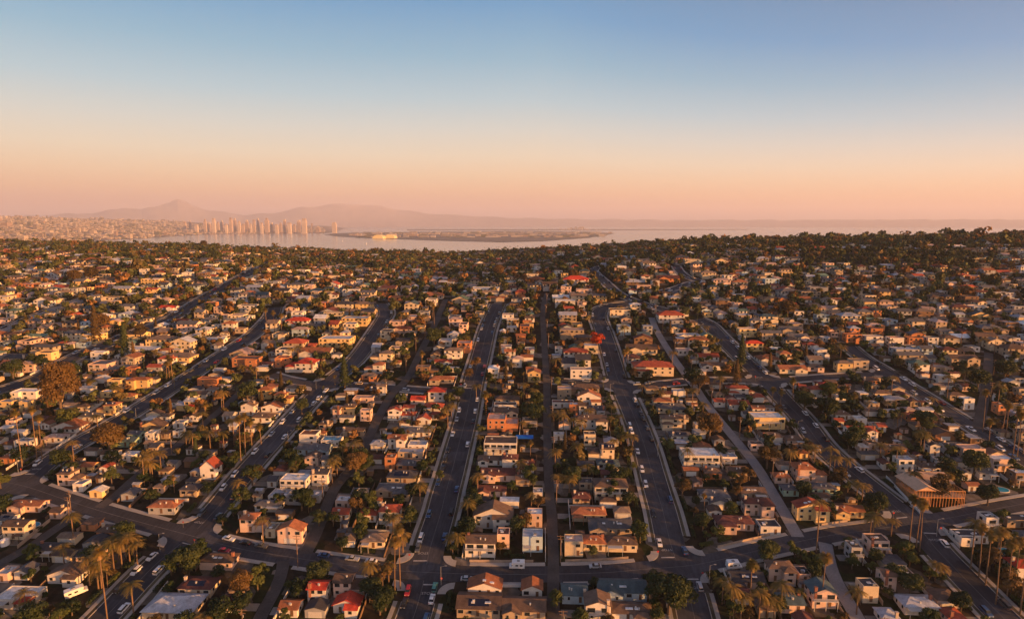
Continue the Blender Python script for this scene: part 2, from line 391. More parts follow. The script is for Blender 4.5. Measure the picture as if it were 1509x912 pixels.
# ground sheet
def ground():
    xs = np.unique(np.concatenate([np.arange(-6000, -1600, 200), np.arange(-1600, 1600, 12), np.arange(1600, 6001, 200)]))
    ys = np.unique(np.concatenate([np.arange(-3000, 0, 200), np.arange(0, 500, 20), np.arange(500, 1500, 10), np.arange(1500, 2600, 50)]))
    X, Y = np.meshgrid(xs, ys); Z = hgt(X, Y)
    me = bpy.data.meshes.new('ground'); nx, ny = len(xs), len(ys)
    V = np.c_[X.ravel(), Y.ravel(), Z.ravel()]
    idx = np.arange(nx * ny).reshape(ny, nx)
    Fc = np.stack([idx[:-1, :-1], idx[:-1, 1:], idx[1:, 1:], idx[1:, :-1]], -1).reshape(-1, 4)
    me.from_pydata(V.tolist(), [], Fc.tolist())
    m, nt, b = nt_new('yard_ground'); N = nt.nodes; L = nt.links
    tc = N.new('ShaderNodeTexCoord')
    vo = N.new('ShaderNodeTexVoronoi'); vo.distance = 'CHEBYCHEV'; vo.inputs['Scale'].default_value = .12; vo.inputs['Randomness'].default_value = .8
    L.new(tc.outputs['Object'], vo.inputs['Vector'])
    sep = N.new('ShaderNodeSeparateColor'); L.new(vo.outputs['Color'], sep.inputs[0])
    cr = N.new('ShaderNodeValToRGB'); cr.color_ramp.interpolation = 'CONSTANT'
    els = [(0, (.030, .024, .016)), (.22, (.024, .030, .012)), (.42, (.045, .034, .023)), (.6, (.018, .022, .011)), (.74, (.11, .095, .078)), (.83, (.028, .023, .016)), (.91, (.17, .15, .13))]
    cr.color_ramp.elements[0].color = (*els[0][1], 1); cr.color_ramp.elements[1].position = els[1][0]; cr.color_ramp.elements[1].color = (*els[1][1], 1)
    for p, c in els[2:]:
        e = cr.color_ramp.elements.new(p); e.color = (*c, 1)
    L.new(sep.outputs[0], cr.inputs[0])
    n = N.new('ShaderNodeTexNoise'); n.inputs['Scale'].default_value = .35; n.inputs['Detail'].default_value = 6; L.new(tc.outputs['Object'], n.inputs['Vector'])
    mr = N.new('ShaderNodeMapRange'); mr.inputs[1].default_value = .3; mr.inputs[2].default_value = .7; mr.inputs[3].default_value = .55; mr.inputs[4].default_value = 1.35; L.new(n.outputs[0], mr.inputs[0])
    v = N.new('ShaderNodeVectorMath'); v.operation = 'SCALE'; L.new(cr.outputs[0], v.inputs[0]); L.new(mr.outputs[0], v.inputs['Scale'])
    L.new(v.outputs[0], b.inputs['Base Color']); b.inputs['Roughness'].default_value = .95; b.inputs['Specular IOR Level'].default_value = .1
    me.materials.append(m)
    for p in me.polygons: p.use_smooth = True
    o = obj('ground', me); o['kind'] = 'structure'
ground()

# ------------------------------------------------------------------ houses: tile-local traces  (xl xr yb storeys roof-shape wall roof flags)
K = 5.0675
TILES = {
(0, 732): """45 400 140 1 g p o; 365 512 165 1 g p b; 15 262 320 2 g c b; -20 130 225 1 g w g S; 600 760 255 1 h o b; 715 1000 318 1 h o b c; 258 470 450 1 g c d
 560 800 500 1 g p d; 100 270 622 1 G w g; 320 660 675 1 G w b; -40 120 640 1 f p w; -60 350 840 1 f w w R; 1090 1360 137 1 h g o c""",
(252, 732): """510 720 265 2 h p o c; 790 1040 350 2 G p o D; 700 792 306 1 f c t; 205 600 548 1 h p b k; 602 830 565 1 g p b k; 45 360 752 1 h c m; -225 265 935 1 h c l
 355 480 862 1 h w m; 945 1110 590 1 f w l; 1015 1180 800 2 g w R c; 1190 1420 905 1 G w R; 800 975 900 1 g w o; 780 870 790 1 G w w; 700 815 895 1 G w w; 620 850 112 1 h w g; 860 1150 62 1 f g l""",
(504, 732): """120 270 188 1 h w r; 272 435 206 2 h w r c; 0 105 376 1 h w t D; 140 335 390 1 h c t; -80 65 182 1 g w r; -55 70 92 1 f p w; -70 180 752 2 g p b
 975 1255 262 2 G w b; 915 1135 450 2 g w b B c; 1137 1240 388 2 f p m; 930 1175 766 1 G w o k; 850 1170 905 1 g t b k""",
(756, 732): """100 205 232 2 f p w; 65 205 412 2 f n l; 335 410 216 1 g t b; 455 700 206 1 h t o c; 740 875 226 1 g t t; 395 528 446 2 f c p; 530 700 407 1 h c o c; 702 930 412 1 h c b
 580 900 322 1 g t g k; 60 200 756 1 G w o; 370 560 800 1 g n N; 600 1010 802 1 g n N k; 548 735 935 2 G w b c B; 745 1050 965 1 h w b k; 30 180 818 1 f p t; -85 240 945 1 g t b""",
(1008, 732): """180 345 98 1 G w g; 235 540 282 1 h p m; 440 675 165 2 h p m; 545 745 297 1 f w d; 820 1088 202 2 G y r k; 1092 1375 182 1 g y o c; 345 605 690 1 g p d k
 610 838 665 2 h p b; 842 950 642 1 f p d; 680 905 868 1 g p N; 910 1140 832 2 G p N B; 540 690 905 1 h t b; 1090 1215 470 2 G o b; 1225 1330 492 2 f g b B""",
(1257, 732): """75 270 440 2 f p b B c; 35 190 792 2 f c d; 195 325 705 2 g p b c; 330 475 665 1 f p b B; 320 640 882 1 h w l; 640 835 965 1 h p r; 180 345 965 1 h w l
 735 1040 372 1 f w d k; 945 1085 262 2 f w d B; 1095 1400 252 1 f t d; 1130 1450 640 2 h w R""",
(0, 560): """70 325 168 2 f w w; -20 140 236 2 f y l; 142 255 242 2 f y l; 715 905 262 2 h y o; 745 870 132 1 f y w; 875 1020 157 1 h y o; 940 1130 74 2 h y o; 800 935 72 2 f y o
 575 690 242 1 h c b; 580 775 316 1 h w g; 360 650 406 1 G w o; 325 515 472 1 h w p; 105 270 542 2 f w l R; -10 155 630 1 h o o; 425 650 790 2 h p b c; 540 660 835 1 f w l
 600 735 690 1 g y o; 738 835 702 1 G w r; 805 1005 766 2 g c R; 745 905 602 1 g w b; 907 1050 612 1 f w w; 630 805 892 1 G y w; 900 1040 905 1 G g g; 1025 1250 402 1 G y b
 950 1080 450 1 g e g; 1082 1170 482 2 f w w; 860 1050 502 1 g e N; 1060 1200 632 1 h t b; 1190 1290 312 1 h w b; 1175 1290 442 1 h t b; 40 150 352 1 f p b; 1075 1160 515 1 g t t""",
(252, 560): """35 215 232 2 g y l R; 100 285 152 1 g w b; 180 370 72 2 f o o; 520 645 266 2 G w b; 590 770 322 1 h w b; 670 845 246 1 G w o; 650 765 142 2 h y o; 768 910 177 2 h y o c
 850 990 96 1 h w t; 10 120 362 1 f w l; 215 375 742 2 G w r c; 95 210 652 1 g b b; 60 240 872 1 h t d; 955 1110 496 2 f w o; 925 1195 582 1 g n g; 995 1120 662 2 G p b c
 1122 1200 682 2 g w g; 810 1040 842 2 f w w B; 1045 1190 790 2 g w d; 715 800 802 1 g w d; 720 1010 925 1 f w l S; 1115 1277 502 1 f w n P; 1205 1290 292 2 g p b c; 1100 1200 372 1 h t b; 1065 1150 452 1 h t o; 430 500 385 1 g w w; 10 90 430 1 f w b""",
(504, 560): """250 355 127 2 g w t; 75 235 182 1 f p p; 0 105 272 2 h y b; 130 260 307 2 f p p; 510 620 187 1 g p R; 640 770 162 2 h w R; 605 750 242 1 h w r; 340 450 302 2 G w r; 455 540 247 1 g w r
 445 550 302 1 g w r; 555 660 337 1 G w r; 662 705 300 1 h w r; 440 660 446 1 h w g; 210 330 522 1 h w l; 332 480 532 2 g w o; 482 635 547 1 f w l; 315 400 672 2 f o o; 405 605 602 1 f t l
 402 580 682 1 h o g; 330 555 782 1 h t d S; 240 515 902 1 h t g k; 0 95 422 1 g t b; 98 185 420 1 g t b; 65 190 892 1 h w g; 1140 1310 192 1 h t b; 1130 1290 232 1 f w b; 1115 1300 292 1 g c b
 1080 1300 382 2 f o p; 1055 1290 562 2 f w b B; 1192 1300 672 2 h w m; 1010 1188 652 1 g w b; 1030 1280 772 1 g p m c; 1010 1210 892 1 g p m""",
(756, 560): """340 443 142 2 f t p; 447 650 112 1 h t b; 490 660 207 2 G w o c; 300 460 222 1 f w m; 425 490 262 2 f o w; 492 555 267 2 g w b; 557 690 267 1 g w d c; 475 710 387 2 h w b c
 535 620 492 2 f c b; 570 760 602 2 h c b c; 635 800 692 1 h w N; 615 860 897 2 h c b B; 455 580 930 1 h t m; 295 390 462 1 f w w; 0 65 237 2 g w b; 0 60 392 1 f t o; 62 170 352 1 f t t
 12 145 692 1 g w m; 10 110 752 1 f w w; 160 235 892 1 f w l; 0 110 792 1 g t b; 975 1090 102 1 h t b; 1095 1180 67 1 h t b; 1050 1205 202 1 h c o c; 1190 1290 127 1 f w l
 1110 1300 377 2 h c b; 1080 1300 262 1 h c g; 1175 1340 462 1 h w g c; 500 600 820 1 f t g""",
(1008, 560): """-20 268 662 2 f w w B; 272 400 627 1 f w l; 320 490 137 2 h w r; 220 310 202 1 g w r; 325 490 226 1 g w r; 497 605 252 1 g w o; 500 600 167 1 h w r; 380 490 165 1 g w d
 490 755 367 2 f y w B; 315 488 382 1 f w l P; 560 740 467 1 h w b c; 745 890 492 1 h p b; 850 930 592 1 h y o; 480 600 532 1 f p b; 800 1070 762 2 h p o c; 650 795 772 1 h p o
 720 860 867 1 h e g; 925 1140 862 1 h e g; 75 190 387 1 f c w; 145 285 742 1 h o b c; 320 475 732 1 g t b; 65 143 817 1 G p b; 115 345 925 1 h w g; 410 615 897 1 g t b k
 920 1080 142 2 h w r; 840 918 92 1 g w r; 1005 1110 102 2 h o R; 950 1108 207 1 h w d; 1110 1220 167 1 f w w; 1100 1245 302 1 h w b; 1130 1195 352 1 g w r""",
(1257, 560): """135 290 137 1 h c b; 205 405 192 1 h t l; 90 200 217 1 f t n; 365 475 267 1 h p p; 375 650 332 1 g o m k; 570 770 452 1 G o b D; -60 185 467 2 g w r c; 187 250 387 1 g w r; -20 105 337 1 f w w
 200 400 562 1 g o b; 90 195 522 1 f p d; 200 298 672 1 G w m; 300 455 687 2 f w l; 470 660 702 1 h w b; 320 560 802 1 h w g; 545 648 572 2 G w d; 650 790 542 1 g w g; 595 720 652 1 f w l
 770 985 602 2 f p p B; 990 1200 682 2 f p w B; 800 885 747 1 G w g; 890 1070 742 1 g w g; 1150 1330 792 2 f b w B; 700 890 282 1 h w b; 795 915 222 2 f w w; 690 840 152 1 h t b
 990 1080 332 1 h w m; 1085 1140 262 2 f o o; 1010 1080 262 1 f t b; 1180 1300 242 1 f y t; 1190 1320 327 1 g w m; 1030 1130 172 1 f w d; 1210 1300 112 1 f t t; 1060 1180 432 1 h t b; 50 190 37 1 g o b; 1200 1360 472 2 h t b""",
}
HOUSES = []
def overlap(a, b, g=.35):
    return min(a[1], b[1]) - max(a[0], b[0]) > -g and min(a[3], b[3]) - max(a[2], b[2]) > -g
def try_place(x0, x1, y0, y1, mn=3.6, shrink=True, road_pad=.6):
    r = [x0, x1, y0, y1]
    for _ in range(6):
        bad = None
        for h in HOUSES:
            if overlap(r, h['r']): bad = h['r']; break
        if bad is None: break
        if not shrink: return None
        opts = [(r[1] - bad[0] + .4, 1, bad[0] - .4), (bad[1] + .4 - r[0], 0, bad[1] + .4), (r[3] - bad[2] + .4, 3, bad[2] - .4), (bad[3] + .4 - r[2], 2, bad[3] + .4)]
        opts.sort(); _, i, v = opts[0]; r[i] = v
        if r[1] - r[0] < mn or r[3] - r[2] < mn: return None
    else: return None
    for _ in range(40):      # keep off the carriageway
        cl = [(road_clear(r[i], r[j]), i, j) for i in (0, 1) for j in (2, 3)] + [(road_clear((r[0] + r[1]) / 2, r[2]), -1, 2), (road_clear((r[0] + r[1]) / 2, r[3]), -1, 3), (road_clear(r[0], (r[2] + r[3]) / 2), 0, -1), (road_clear(r[1], (r[2] + r[3]) / 2), 1, -1)]
        c, i, j = min(cl)
        if c > road_pad: break
        if not shrink: return None
        if i == 0: r[0] += .4
        if i == 1: r[1] -= .4
        if j == 2: r[2] += .4
        if j == 3: r[3] -= .4
        if r[1] - r[0] < mn or r[3] - r[2] < mn: return None
    return r
raw = []
for (tx, ty), s in TILES.items():
    for e in s.replace('\n', ';').split(';'):
        e = e.split()
        if not e: continue
        raw.append((tx + float(e[0]) / K, tx + float(e[1]) / K, ty + float(e[2]) / K, int(e[3]), e[4], e[5], e[6], ''.join(e[7:])))
# farther landmarks traced in whole-photo pixels
DIRECT = '''176 242 524 1 f w w; 214 262 513 2 h y t; 238 290 535 1 h y t; 133 160 532 2 f w w; 185 207 556 2 f o o; 232 260 541 2 h w r; 338 385 544 2 f o b; 419 468 549 2 h w R; 469 521 513 2 f y w; 440 491 528 1 g w o; 385 418 513 1 g w t
536 566 551 2 h w o; 545 579 534 2 h c t; 531 556 562 1 h o t; 654 680 529 2 h w t; 639 665 541 1 g w r; 632 667 568 1 h t o; 743 758 530 2 g w o; 833 867 532 2 h w r; 830 871 544 2 g w d; 833 873 563 2 f w p; 777 797 563 2 G y o
934 994 556 2 h c r; 1012 1045 513 2 h c o; 1087 1115 497 2 f y w; 1097 1125 518 2 h y R; 1029 1060 533 1 g w r; 1033 1070 547 1 g w b; 924 969 523 1 g c b; 760 773 506 2 g o o; 827 861 499 2 f t p
1271 1301 508 2 f w p; 1243 1270 505 2 f o m; 1306 1332 510 2 f w R; 1334 1360 510 2 f o o; 1361 1383 510 2 f w b; 1384 1414 510 2 h c b; 1230 1258 549 2 h y t; 1168 1182 524 1 G w o; 1184 1205 515 1 h w r; 1145 1192 553 1 g c o; 1376 1405 568 2 f w w; 1393 1444 543 2 g t b
964 1009 476 2 h w r; 832 868 421 2 h w R; 820 848 454 2 f w w; 798 819 442 2 f c w; 969 1002 416 1 g o m; 951 979 400 1 h o p; 760 778 408 2 f y w; 779 798 395 2 f y o; 500 521 411 2 g w o; 547 570 401 2 f y w; 522 545 402 2 f p b; 589 614 416 1 f w l; 564 588 418 1 g y g
648 673 421 2 f o b; 618 653 441 1 h w o; 571 608 444 1 f o o; 695 733 435 2 f w w; 523 549 458 2 h y t; 503 544 481 2 f y w; 420 458 484 2 h w R; 207 243 421 2 f y w; 267 293 398 2 f o y; 194 217 470 1 g w b; 256 281 479 1 g w m; 349 380 461 2 f w g; 301 321 456 2 f o p; 234 270 459 1 g w R; 213 232 462 1 g y t
1423 1462 386 1 f y y'''
for e in DIRECT.replace('\n', ';').split(';'):
    e = e.split(); raw.append((float(e[0]), float(e[1]), float(e[2]), int(e[3]), e[4], e[5], e[6], ''))
raw = [(a_, b_, c_, d_, 'f' if e_ == 'F' else e_, f_, g_, h_) for (a_, b_, c_, d_, e_, f_, g_, h_) in raw]
raw.sort(key=lambda q: -(q[1] - q[0]) * (q[3] + .5) * (1.3 if q[2] > 560 else 1) * (2.5 if 'B' in q[7] else 1))
nlost = 0
for (xl, xr, yb, st, rt, wc, rc, fl) in raw:
    a = unproj(xl, yb); b = unproj(xr, yb)
    if a is None or b is None: continue
    Wm = b[0] - a[0]; t = abs((a[0] + b[0]) / (a[1] + b[1]))
    asp = .82 if Wm < 11 else .62
    w = Wm / (1 + asp * t); d = min(max(asp * w, 5.0), 15)
    w = max(w * 1.08, 4.0); d *= 1.08
    if (a[0] + b[0]) < 0: x0 = a[0] + .3; x1 = x0 + w
    else: x1 = b[0] - .3; x0 = x1 - w
    y0 = (a[1] + b[1]) / 2
    r = try_place(x0, x1, y0, y0 + d)
    if r is None: nlost += 1; continue
    HOUSES.append(dict(r=r, st=st, rt=rt, wc=wc, rc=rc, fl=fl, hand=True, rz=0, py=yb))
# the timber frame under construction, kept clear of other buildings
FR = unproj(1351, 748)
FRR = [FR[0] + 0, FR[0] + 20, FR[1] + 1, FR[1] + 16]
HOUSES = [h for h in HOUSES if not overlap(FRR, h['r'])]
FRAME = dict(r=FRR); 
print('hand houses', len(HOUSES), 'lost', nlost)
HOUSES.append(dict(r=FRR, frame=True, hand=True, py=745))
RESV = []
for (px_, py_, a_, b__) in ((773, 650, 5, 3), (112, 876, 3.5, 3.5), (8, 802, 2.2, 2.2), (1481, 813, 4, 3), (1476, 722, 4, 3), (48, 774, 2, 2)):
    g_ = unproj(px_, py_); q_ = [g_[0] - a_, g_[0] + a_, g_[1] - b__, g_[1] + b__]; RESV.append(q_)
    HOUSES = [h for h in HOUSES if not overlap(q_, h['r'], -1.5)]

# lots filled beyond the traced blocks
WCH = 'wwwwccccyppptttggobn'; RCH = 'rroobbbbbmmgggggddwlltttppNe'
FARH = []
from collections import defaultdict
grid = defaultdict(list)
def gput(r):
    for i in range(int(r[0] // 20), int(r[1] // 20) + 1):
        for j in range(int(r[2] // 20), int(r[3] // 20) + 1): grid[i, j].append(r)
def ghit(r, g=.4):
    for i in range(int((r[0] - g) // 20), int((r[1] + g) // 20) + 1):
        for j in range(int((r[2] - g) // 20), int((r[3] + g) // 20) + 1):
            for q in grid[i, j]:
                if overlap(r, q, g): return True
    return False
for h in HOUSES: gput(h['r'])
for q_ in RESV: gput(q_)
cands = []
y = 372.0
while y < 1345:
    x = -1.02 * y
    pitch = 15.5 if y < 800 else 17
    while x < .96 * y:
        cands.append((x + random.uniform(-2.5, 2.5), y + random.uniform(-2.5, 2.5))); x += pitch * .85 + random.uniform(0, 5)
    y += 13.5 if y < 800 else 16
def canyon(x, y):      # scrubby canyon side on the right, left unbuilt
    px, py = project(x, y, H(x, y)); return (1180 < px < 1480 and 372 < py < 392) or (px > 1160 and py < 366 and random.random() < .6) or (380 < px and py < 362 and random.random() < .5)
for (x, y) in cands:
    px, py = project(x, y, H(x, y))
    if px < -60 or px > 1570 or py > 556: continue
    if random.random() < min(.92, max(0, (.06 if y < 560 else .26 if y < 800 else .56) + (0 if y < 560 else .30) * (math.sin(x / 58 + 1) * math.sin(y / 47) + .6 * math.sin(x / 23) * math.sin(y / 31 + 2)))): continue
    if canyon(x, y): continue
    w = random.choice((random.uniform(6, 10), random.uniform(9, 17))); d = random.uniform(6, 12.5)
    r = [x - w / 2, x + w / 2, y - d / 2, y + d / 2]
    if ghit(r, 1.0): continue
    cl = min(road_clear(x, y), road_clear(r[0], r[2]), road_clear(r[1], r[3]), road_clear(r[0], r[3]), road_clear(r[1], r[2]))
    if cl < 1.5: continue
    gput(r)
    FARH.append(dict(r=r, st=2 if random.random() < .42 else 1, rt=random.choice('hhhggGfff'), wc=random.choice(WCH), rc=random.choice(RCH), fl=random.choice(['', 'c', '', 'B', '']), hand=False,
                     rz=0 if y < 480 else random.uniform(-.25, .25) * min(1, (y - 480) / 250), py=py, px=px))
for h in FARH:
    if h['rt'] == 'f': h['rc'] = random.choice('wlltpgbd')
yy_ = 420.0
while yy_ < 1000:
    xx_ = -1.0 * yy_
    while xx_ < .95 * yy_:
        x = xx_ + random.uniform(-2, 2); y = yy_ + random.uniform(-2, 2); xx_ += 8.5
        if random.random() < (.35 if yy_ < 650 else .7): continue
        w, d = random.uniform(4, 8), random.uniform(4, 7); r = [x - w / 2, x + w / 2, y - d / 2, y + d / 2]
        if ghit(r, .8) or road_clear(x, y) < 6: continue
        px, py = project(x, y, H(x, y))
        if px < -20 or px > 1530 or canyon(x, y): continue
        gput(r); FARH.append(dict(r=r, st=1, rt=random.choice('hgGff'), wc=random.choice(WCH), rc=random.choice(RCH), fl='', hand=False, rz=0, py=py, px=px, small=True))
    yy_ += 8.0
FARH.sort(key=lambda h: h['r'][2])
for h in HOUSES: h.setdefault('rz', 0)
HOUSES.sort(key=lambda h: h['r'][2])
IND = HOUSES + [h for h in FARH if not h.get('small')]; IND.sort(key=lambda h: h['r'][2]); REST = IND[298:] + [h for h in FARH if h.get('small')]; IND = IND[:298]
print('individual houses', len(IND), 'rest', len(REST))

def roof_planes(mb, rt, x0, x1, y0, y1, z, pitch, ov, mi=0, ci=None, gm=None, gc=None, wallmb=None, wmi=0, wc=None):
    """roof on a rectangle; returns ridge height"""
    X0, X1, Y0, Y1 = x0 - ov, x1 + ov, y0 - ov, y1 + ov
    w, d = X1 - X0, Y1 - Y0; th = .16
    zl = z - ov * pitch
    if rt == 'h':
        if w >= d:
            hh = d / 2 * pitch; a = (X0 + d / 2 * .98, (Y0 + Y1) / 2, zl + hh); b = (X1 - d / 2 * .98, (Y0 + Y1) / 2, zl + hh)
            c = [(X0, Y0, zl), (X1, Y0, zl), (X1, Y1, zl), (X0, Y1, zl)]
            fs = [(c[0], c[1], b, a), (c[1], c[2], b), (c[2], c[3], a, b), (c[3], c[0], a)]
        else:
            hh = w / 2 * pitch; a = ((X0 + X1) / 2, Y0 + w / 2 * .98, zl + hh); b = ((X0 + X1) / 2, Y1 - w / 2 * .98, zl + hh)
            c = [(X0, Y0, zl), (X1, Y0, zl), (X1, Y1, zl), (X0, Y1, zl)]
            fs = [(c[0], c[1], a), (c[1], c[2], b, a), (c[2], c[3], b), (c[3], c[0], a, b)]
        for f in fs: mb.face([(p[0], p[1], p[2] + th) for p in f], mi, ci)
        for i in range(4):
            p, q = c[i], c[(i + 1) % 4]; mb.face([(p[0], p[1], p[2]), (q[0], q[1], q[2]), (q[0], q[1], q[2] + th), (p[0], p[1], p[2] + th)], mi, ci)
        mb.face([c[3], c[2], c[1], c[0]], mi, ci)
        return zl + hh + th
    if rt == 'g':        # ridge across the view: slopes towards -y and +y
        ym = (Y0 + Y1) / 2; hh = d / 2 * pitch
        top = [[(X0, Y0, zl), (X1, Y0, zl), (X1, ym, zl + hh), (X0, ym, zl + hh)], [(X0, ym, zl + hh), (X1, ym, zl + hh), (X1, Y1, zl), (X0, Y1, zl)]]
        gab = [[(x0, y0, z), (x0, ym, z + (ym - y0) * pitch), (x0, y1, z)], [(x1, y0, z), (x1, y1, z), (x1, ym, z + (ym - y0) * pitch)]]
    else:                # gable end towards the viewer
        xm = (X0 + X1) / 2; hh = w / 2 * pitch
        top = [[(X0, Y0, zl), (xm, Y0, zl + hh), (xm, Y1, zl + hh), (X0, Y1, zl)], [(xm, Y0, zl + hh), (X1, Y0, zl), (X1, Y1, zl), (xm, Y1, zl + hh)]]
        gab = [[(x0, y0, z), (x1, y0, z), (xm, y0, z + (xm - x0) * pitch)], [(x1, y1, z), (x0, y1, z), (xm, y1, z + (xm - x0) * pitch)]]
    for f in top:
        up = [(p[0], p[1], p[2] + th) for p in f]
        mb.face(up, mi, ci); mb.face(f[::-1], mi, ci)
        for i in range(4):
            p, q = f[i], f[(i + 1) % 4]
            mb.face([p, q, (q[0], q[1], q[2] + th), (p[0], p[1], p[2] + th)], mi, ci)
    for gq in gab: (wallmb or mb).face(gq, wmi, wc)
    return zl + hh + th

# shared window, door meshes (facing -y, origin at bottom centre, in front of the wall)
def win_mesh(w, h):
    mb = MB(); t = .07
    mb.box(-w/2, w/2, -.09, 0, 0, t); mb.box(-w/2, w/2, -.09, 0, h - t, h)
    mb.box(-w/2, -w/2 + t, -.09, 0, t, h - t); mb.box(w/2 - t, w/2, -.09, 0, t, h - t)
    if w > 1.1: mb.box(-.03, .03, -.08, 0, t, h - t)
    fr = mb.mesh('window_frame', [M_FRAME])
    mp = MB(); mp.box(-w/2 + t, w/2 - t, -.05, -.01, t, h - t); pn = mp.mesh('window_pane', [M_GLASS])
    mc = MB(); mc.box(-w/2, w/2, -.05, 0, 0, h, 0); mc.box(-w/2 + t, w/2 - t, -.07, -.052, t, h - t, 1); one = mc.mesh('window', [M_FRAME, M_GLASS])
    return fr, pn, one
WINS = [win_mesh(1.3, 1.25), win_mesh(1.9, 1.4), win_mesh(.95, 1.3), win_mesh(2.6, 1.8)]
def door_mesh():
    mb = MB(); mb.box(-.5, .5, -.08, 0, 0, 2.1); return mb.mesh('door', [M_DOOR])
DOOR = door_mesh()
def gar_mesh():
    mb = MB(); mb.box(-2.3, 2.3, -.06, 0, 0, 2.2)
    for i in range(4): mb.box(-2.25, 2.25, -.085, -.062, .08 + i * .54, .52 + i * .54)
    return mb.mesh('garage_door', [M_GARAGE])
GAR = gar_mesh()
def sky_mesh():
    mb = MB(); mb.box(-.6, .6, -.5, .5, 0, .25); return mb.mesh('skylight', [mat('skylight_dome', (.75, .75, .76), .3, .05)])
SKYL = sky_mesh()

vb = MB(); vb.box(-.2, .2, -.2, .2, 0, .75); vb.box(-.27, .27, -.27, .27, .75, .85); VENT = vb.mesh('roof_vent', [M_FRAME])
def make_house(h, idx):
    x0, x1, y0, y1 = h['r']; cx, cy = (x0 + x1) / 2, (y0 + y1) / 2
    w, d = x1 - x0, y1 - y0
    near = h['py'] > 735; mid = h['py'] > 600
    root = bpy.data.objects.new('house', None); C.objects.link(root)
    zb = H(cx, cy); root.location = (cx, cy, zb); root.rotation_euler = (0, 0, h['rz'])
    rr = random.Random(idx * 31 + 5)
    wm = wall_mat(h['wc']); rm = roof_mat(h['rc'])
    st = h['st']; wh = {1: 2.65, 2: 5.15}[st] + rr.uniform(-.1, .3)
    drop = -d / 2 * .1763 - .7 - (.3 * abs(h['rz']) * w)
    W, R = MB(), MB()
    rt = h['rt']; pitch = rr.uniform(.34, .46) if rt != 'f' else 0
    if rt == 'G' and h['fl'].find('c') >= 0 and h['wc'] == 'w' and h['rc'] == 'r': pitch = .9
    # main block plus, usually, a projecting wing on the view side
    wing = (w > 8.5 and d > 7 and rr.random() < .75 and 'D' not in h['fl'] and 'B' not in h['fl'])
    a, b, c, e = -w / 2, w / 2, -d / 2, d / 2
    vols = []
    if wing:
        k = rr.uniform(1.6, min(3.2, d * .3)); ww = w * rr.uniform(.36, .5); sgn = rr.choice((-1, 1))
        vols.append((a, b, c + k, e, wh, rt))
        wa, wb = (a, a + ww) if sgn < 0 else (b - ww, b)
        wh2 = wh - rr.uniform(.0, .25) if st == 1 or rr.random() < .5 else 2.9
        rt2 = {'h': 'h', 'g': 'G', 'G': 'g', 'f': 'f'}[rt]
        vols.append((wa + .004, wb - .004, c, c + k + (1.5 if rt2 != 'f' else 0), wh2, rt2))
        front = [(a if sgn > 0 else wb, wa if sgn > 0 else b, c + k, wh), (wa, wb, c, wh2)]
    else:
        vols.append((a, b, c, e, wh, rt)); front = [(a, b, c, wh)]
        if st == 2 and w > 9 and rt != 'G' and rr.random() < .6 and 'B' not in h['fl']:    # upper storey on part only
            q = w * rr.uniform(.35, .5)
            s2 = rr.choice((-1, 1))
            xa, xb = (a, b - q) if s2 < 0 else (a + q, b)
            vols = [(xa, xb, c, e, wh, rt), ((xb + .003) if s2 < 0 else a, b if s2 < 0 else (xa - .003), c + .25, e - .25, 2.9, rt if rt != 'G' else 'g')]
            front = [(xa, xb, c, wh)]
    ztop = 0
    for vi, (va, vb, vc, ve, vh, vr) in enumerate(vols):
        W.box(va, vb, vc, ve, drop, vh, 0, skip='b')
        if vr == 'f':
            # parapet and roof membrane
            W.box(va - .003, vb + .003, vc - .003, vc + .22, vh, vh + .45); W.box(va - .003, vb + .003, ve - .22, ve + .003, vh, vh + .45)
            W.box(va - .003, va + .22, vc + .22, ve - .22, vh, vh + .45); W.box(vb - .22, vb + .003, vc + .22, ve - .22, vh, vh + .45)
            R.box(va + .22, vb - .22, vc + .22, ve - .22, vh + .01 + vi * .004, vh + .12 + vi * .004)
            ztop = max(ztop, vh + .45)
        else:
            zt = roof_planes(R, vr, va, vb, vc, ve, vh - vi * .004, pitch - vi * .01, .45 - vi * .02, wallmb=W)
            ztop = max(ztop, zt)
    ow = obj('walls', W.mesh('walls', [wm]), root)
    orf = obj('roof', R.mesh('roof', [rm]), root)
    M = vols[0]; mcx, mcy = (M[0] + M[1]) / 2, (M[2] + M[3]) / 2
    if 'c' in h['fl'] or (h['rt'] != 'f' and rr.random() < .3):
        cm = MB(); sx = rr.choice((-1, 1)); chx = M[0] + .9 if sx < 0 else M[1] - .9
        chz = M[4] + 2.0 if rt != 'f' else M[4] + 1.4
        cy2 = M[2] + .1 if rr.random() < .4 else mcy
        cm.box(chx - .45, chx + .45, cy2 - .35, cy2 + .35, 2.0, chz); cm.box(chx - .55, chx + .55, cy2 - .45, cy2 + .45, chz, chz + .18)
        obj('chimney', cm.mesh('chimney', [M_BRICK if rr.random() < .6 else M_CHIM]), orf)
    if 'k' in h['fl'] or (near and rt == 'f'):
        for q in range(3 if 'k' in h['fl'] else 2):
            if rt == 'f': lx, ly, lz = rr.uniform(M[0] + 1.2, M[1] - 1.2), rr.uniform(M[2] + 1.2, M[3] - 1.2), M[4] + .12
            else:
                lx = mcx + rr.uniform(-.25, .25) * w; ly = M[2] + (M[3] - M[2]) * .22
                lz = M[4] + (ly - M[2]) * pitch + .12 if rt in 'gh' else M[4] + (M[1] - M[0]) / 2 * pitch - abs(lx - mcx) * pitch + .1
            obj('skylight', SKYL, orf, (lx, ly, lz))
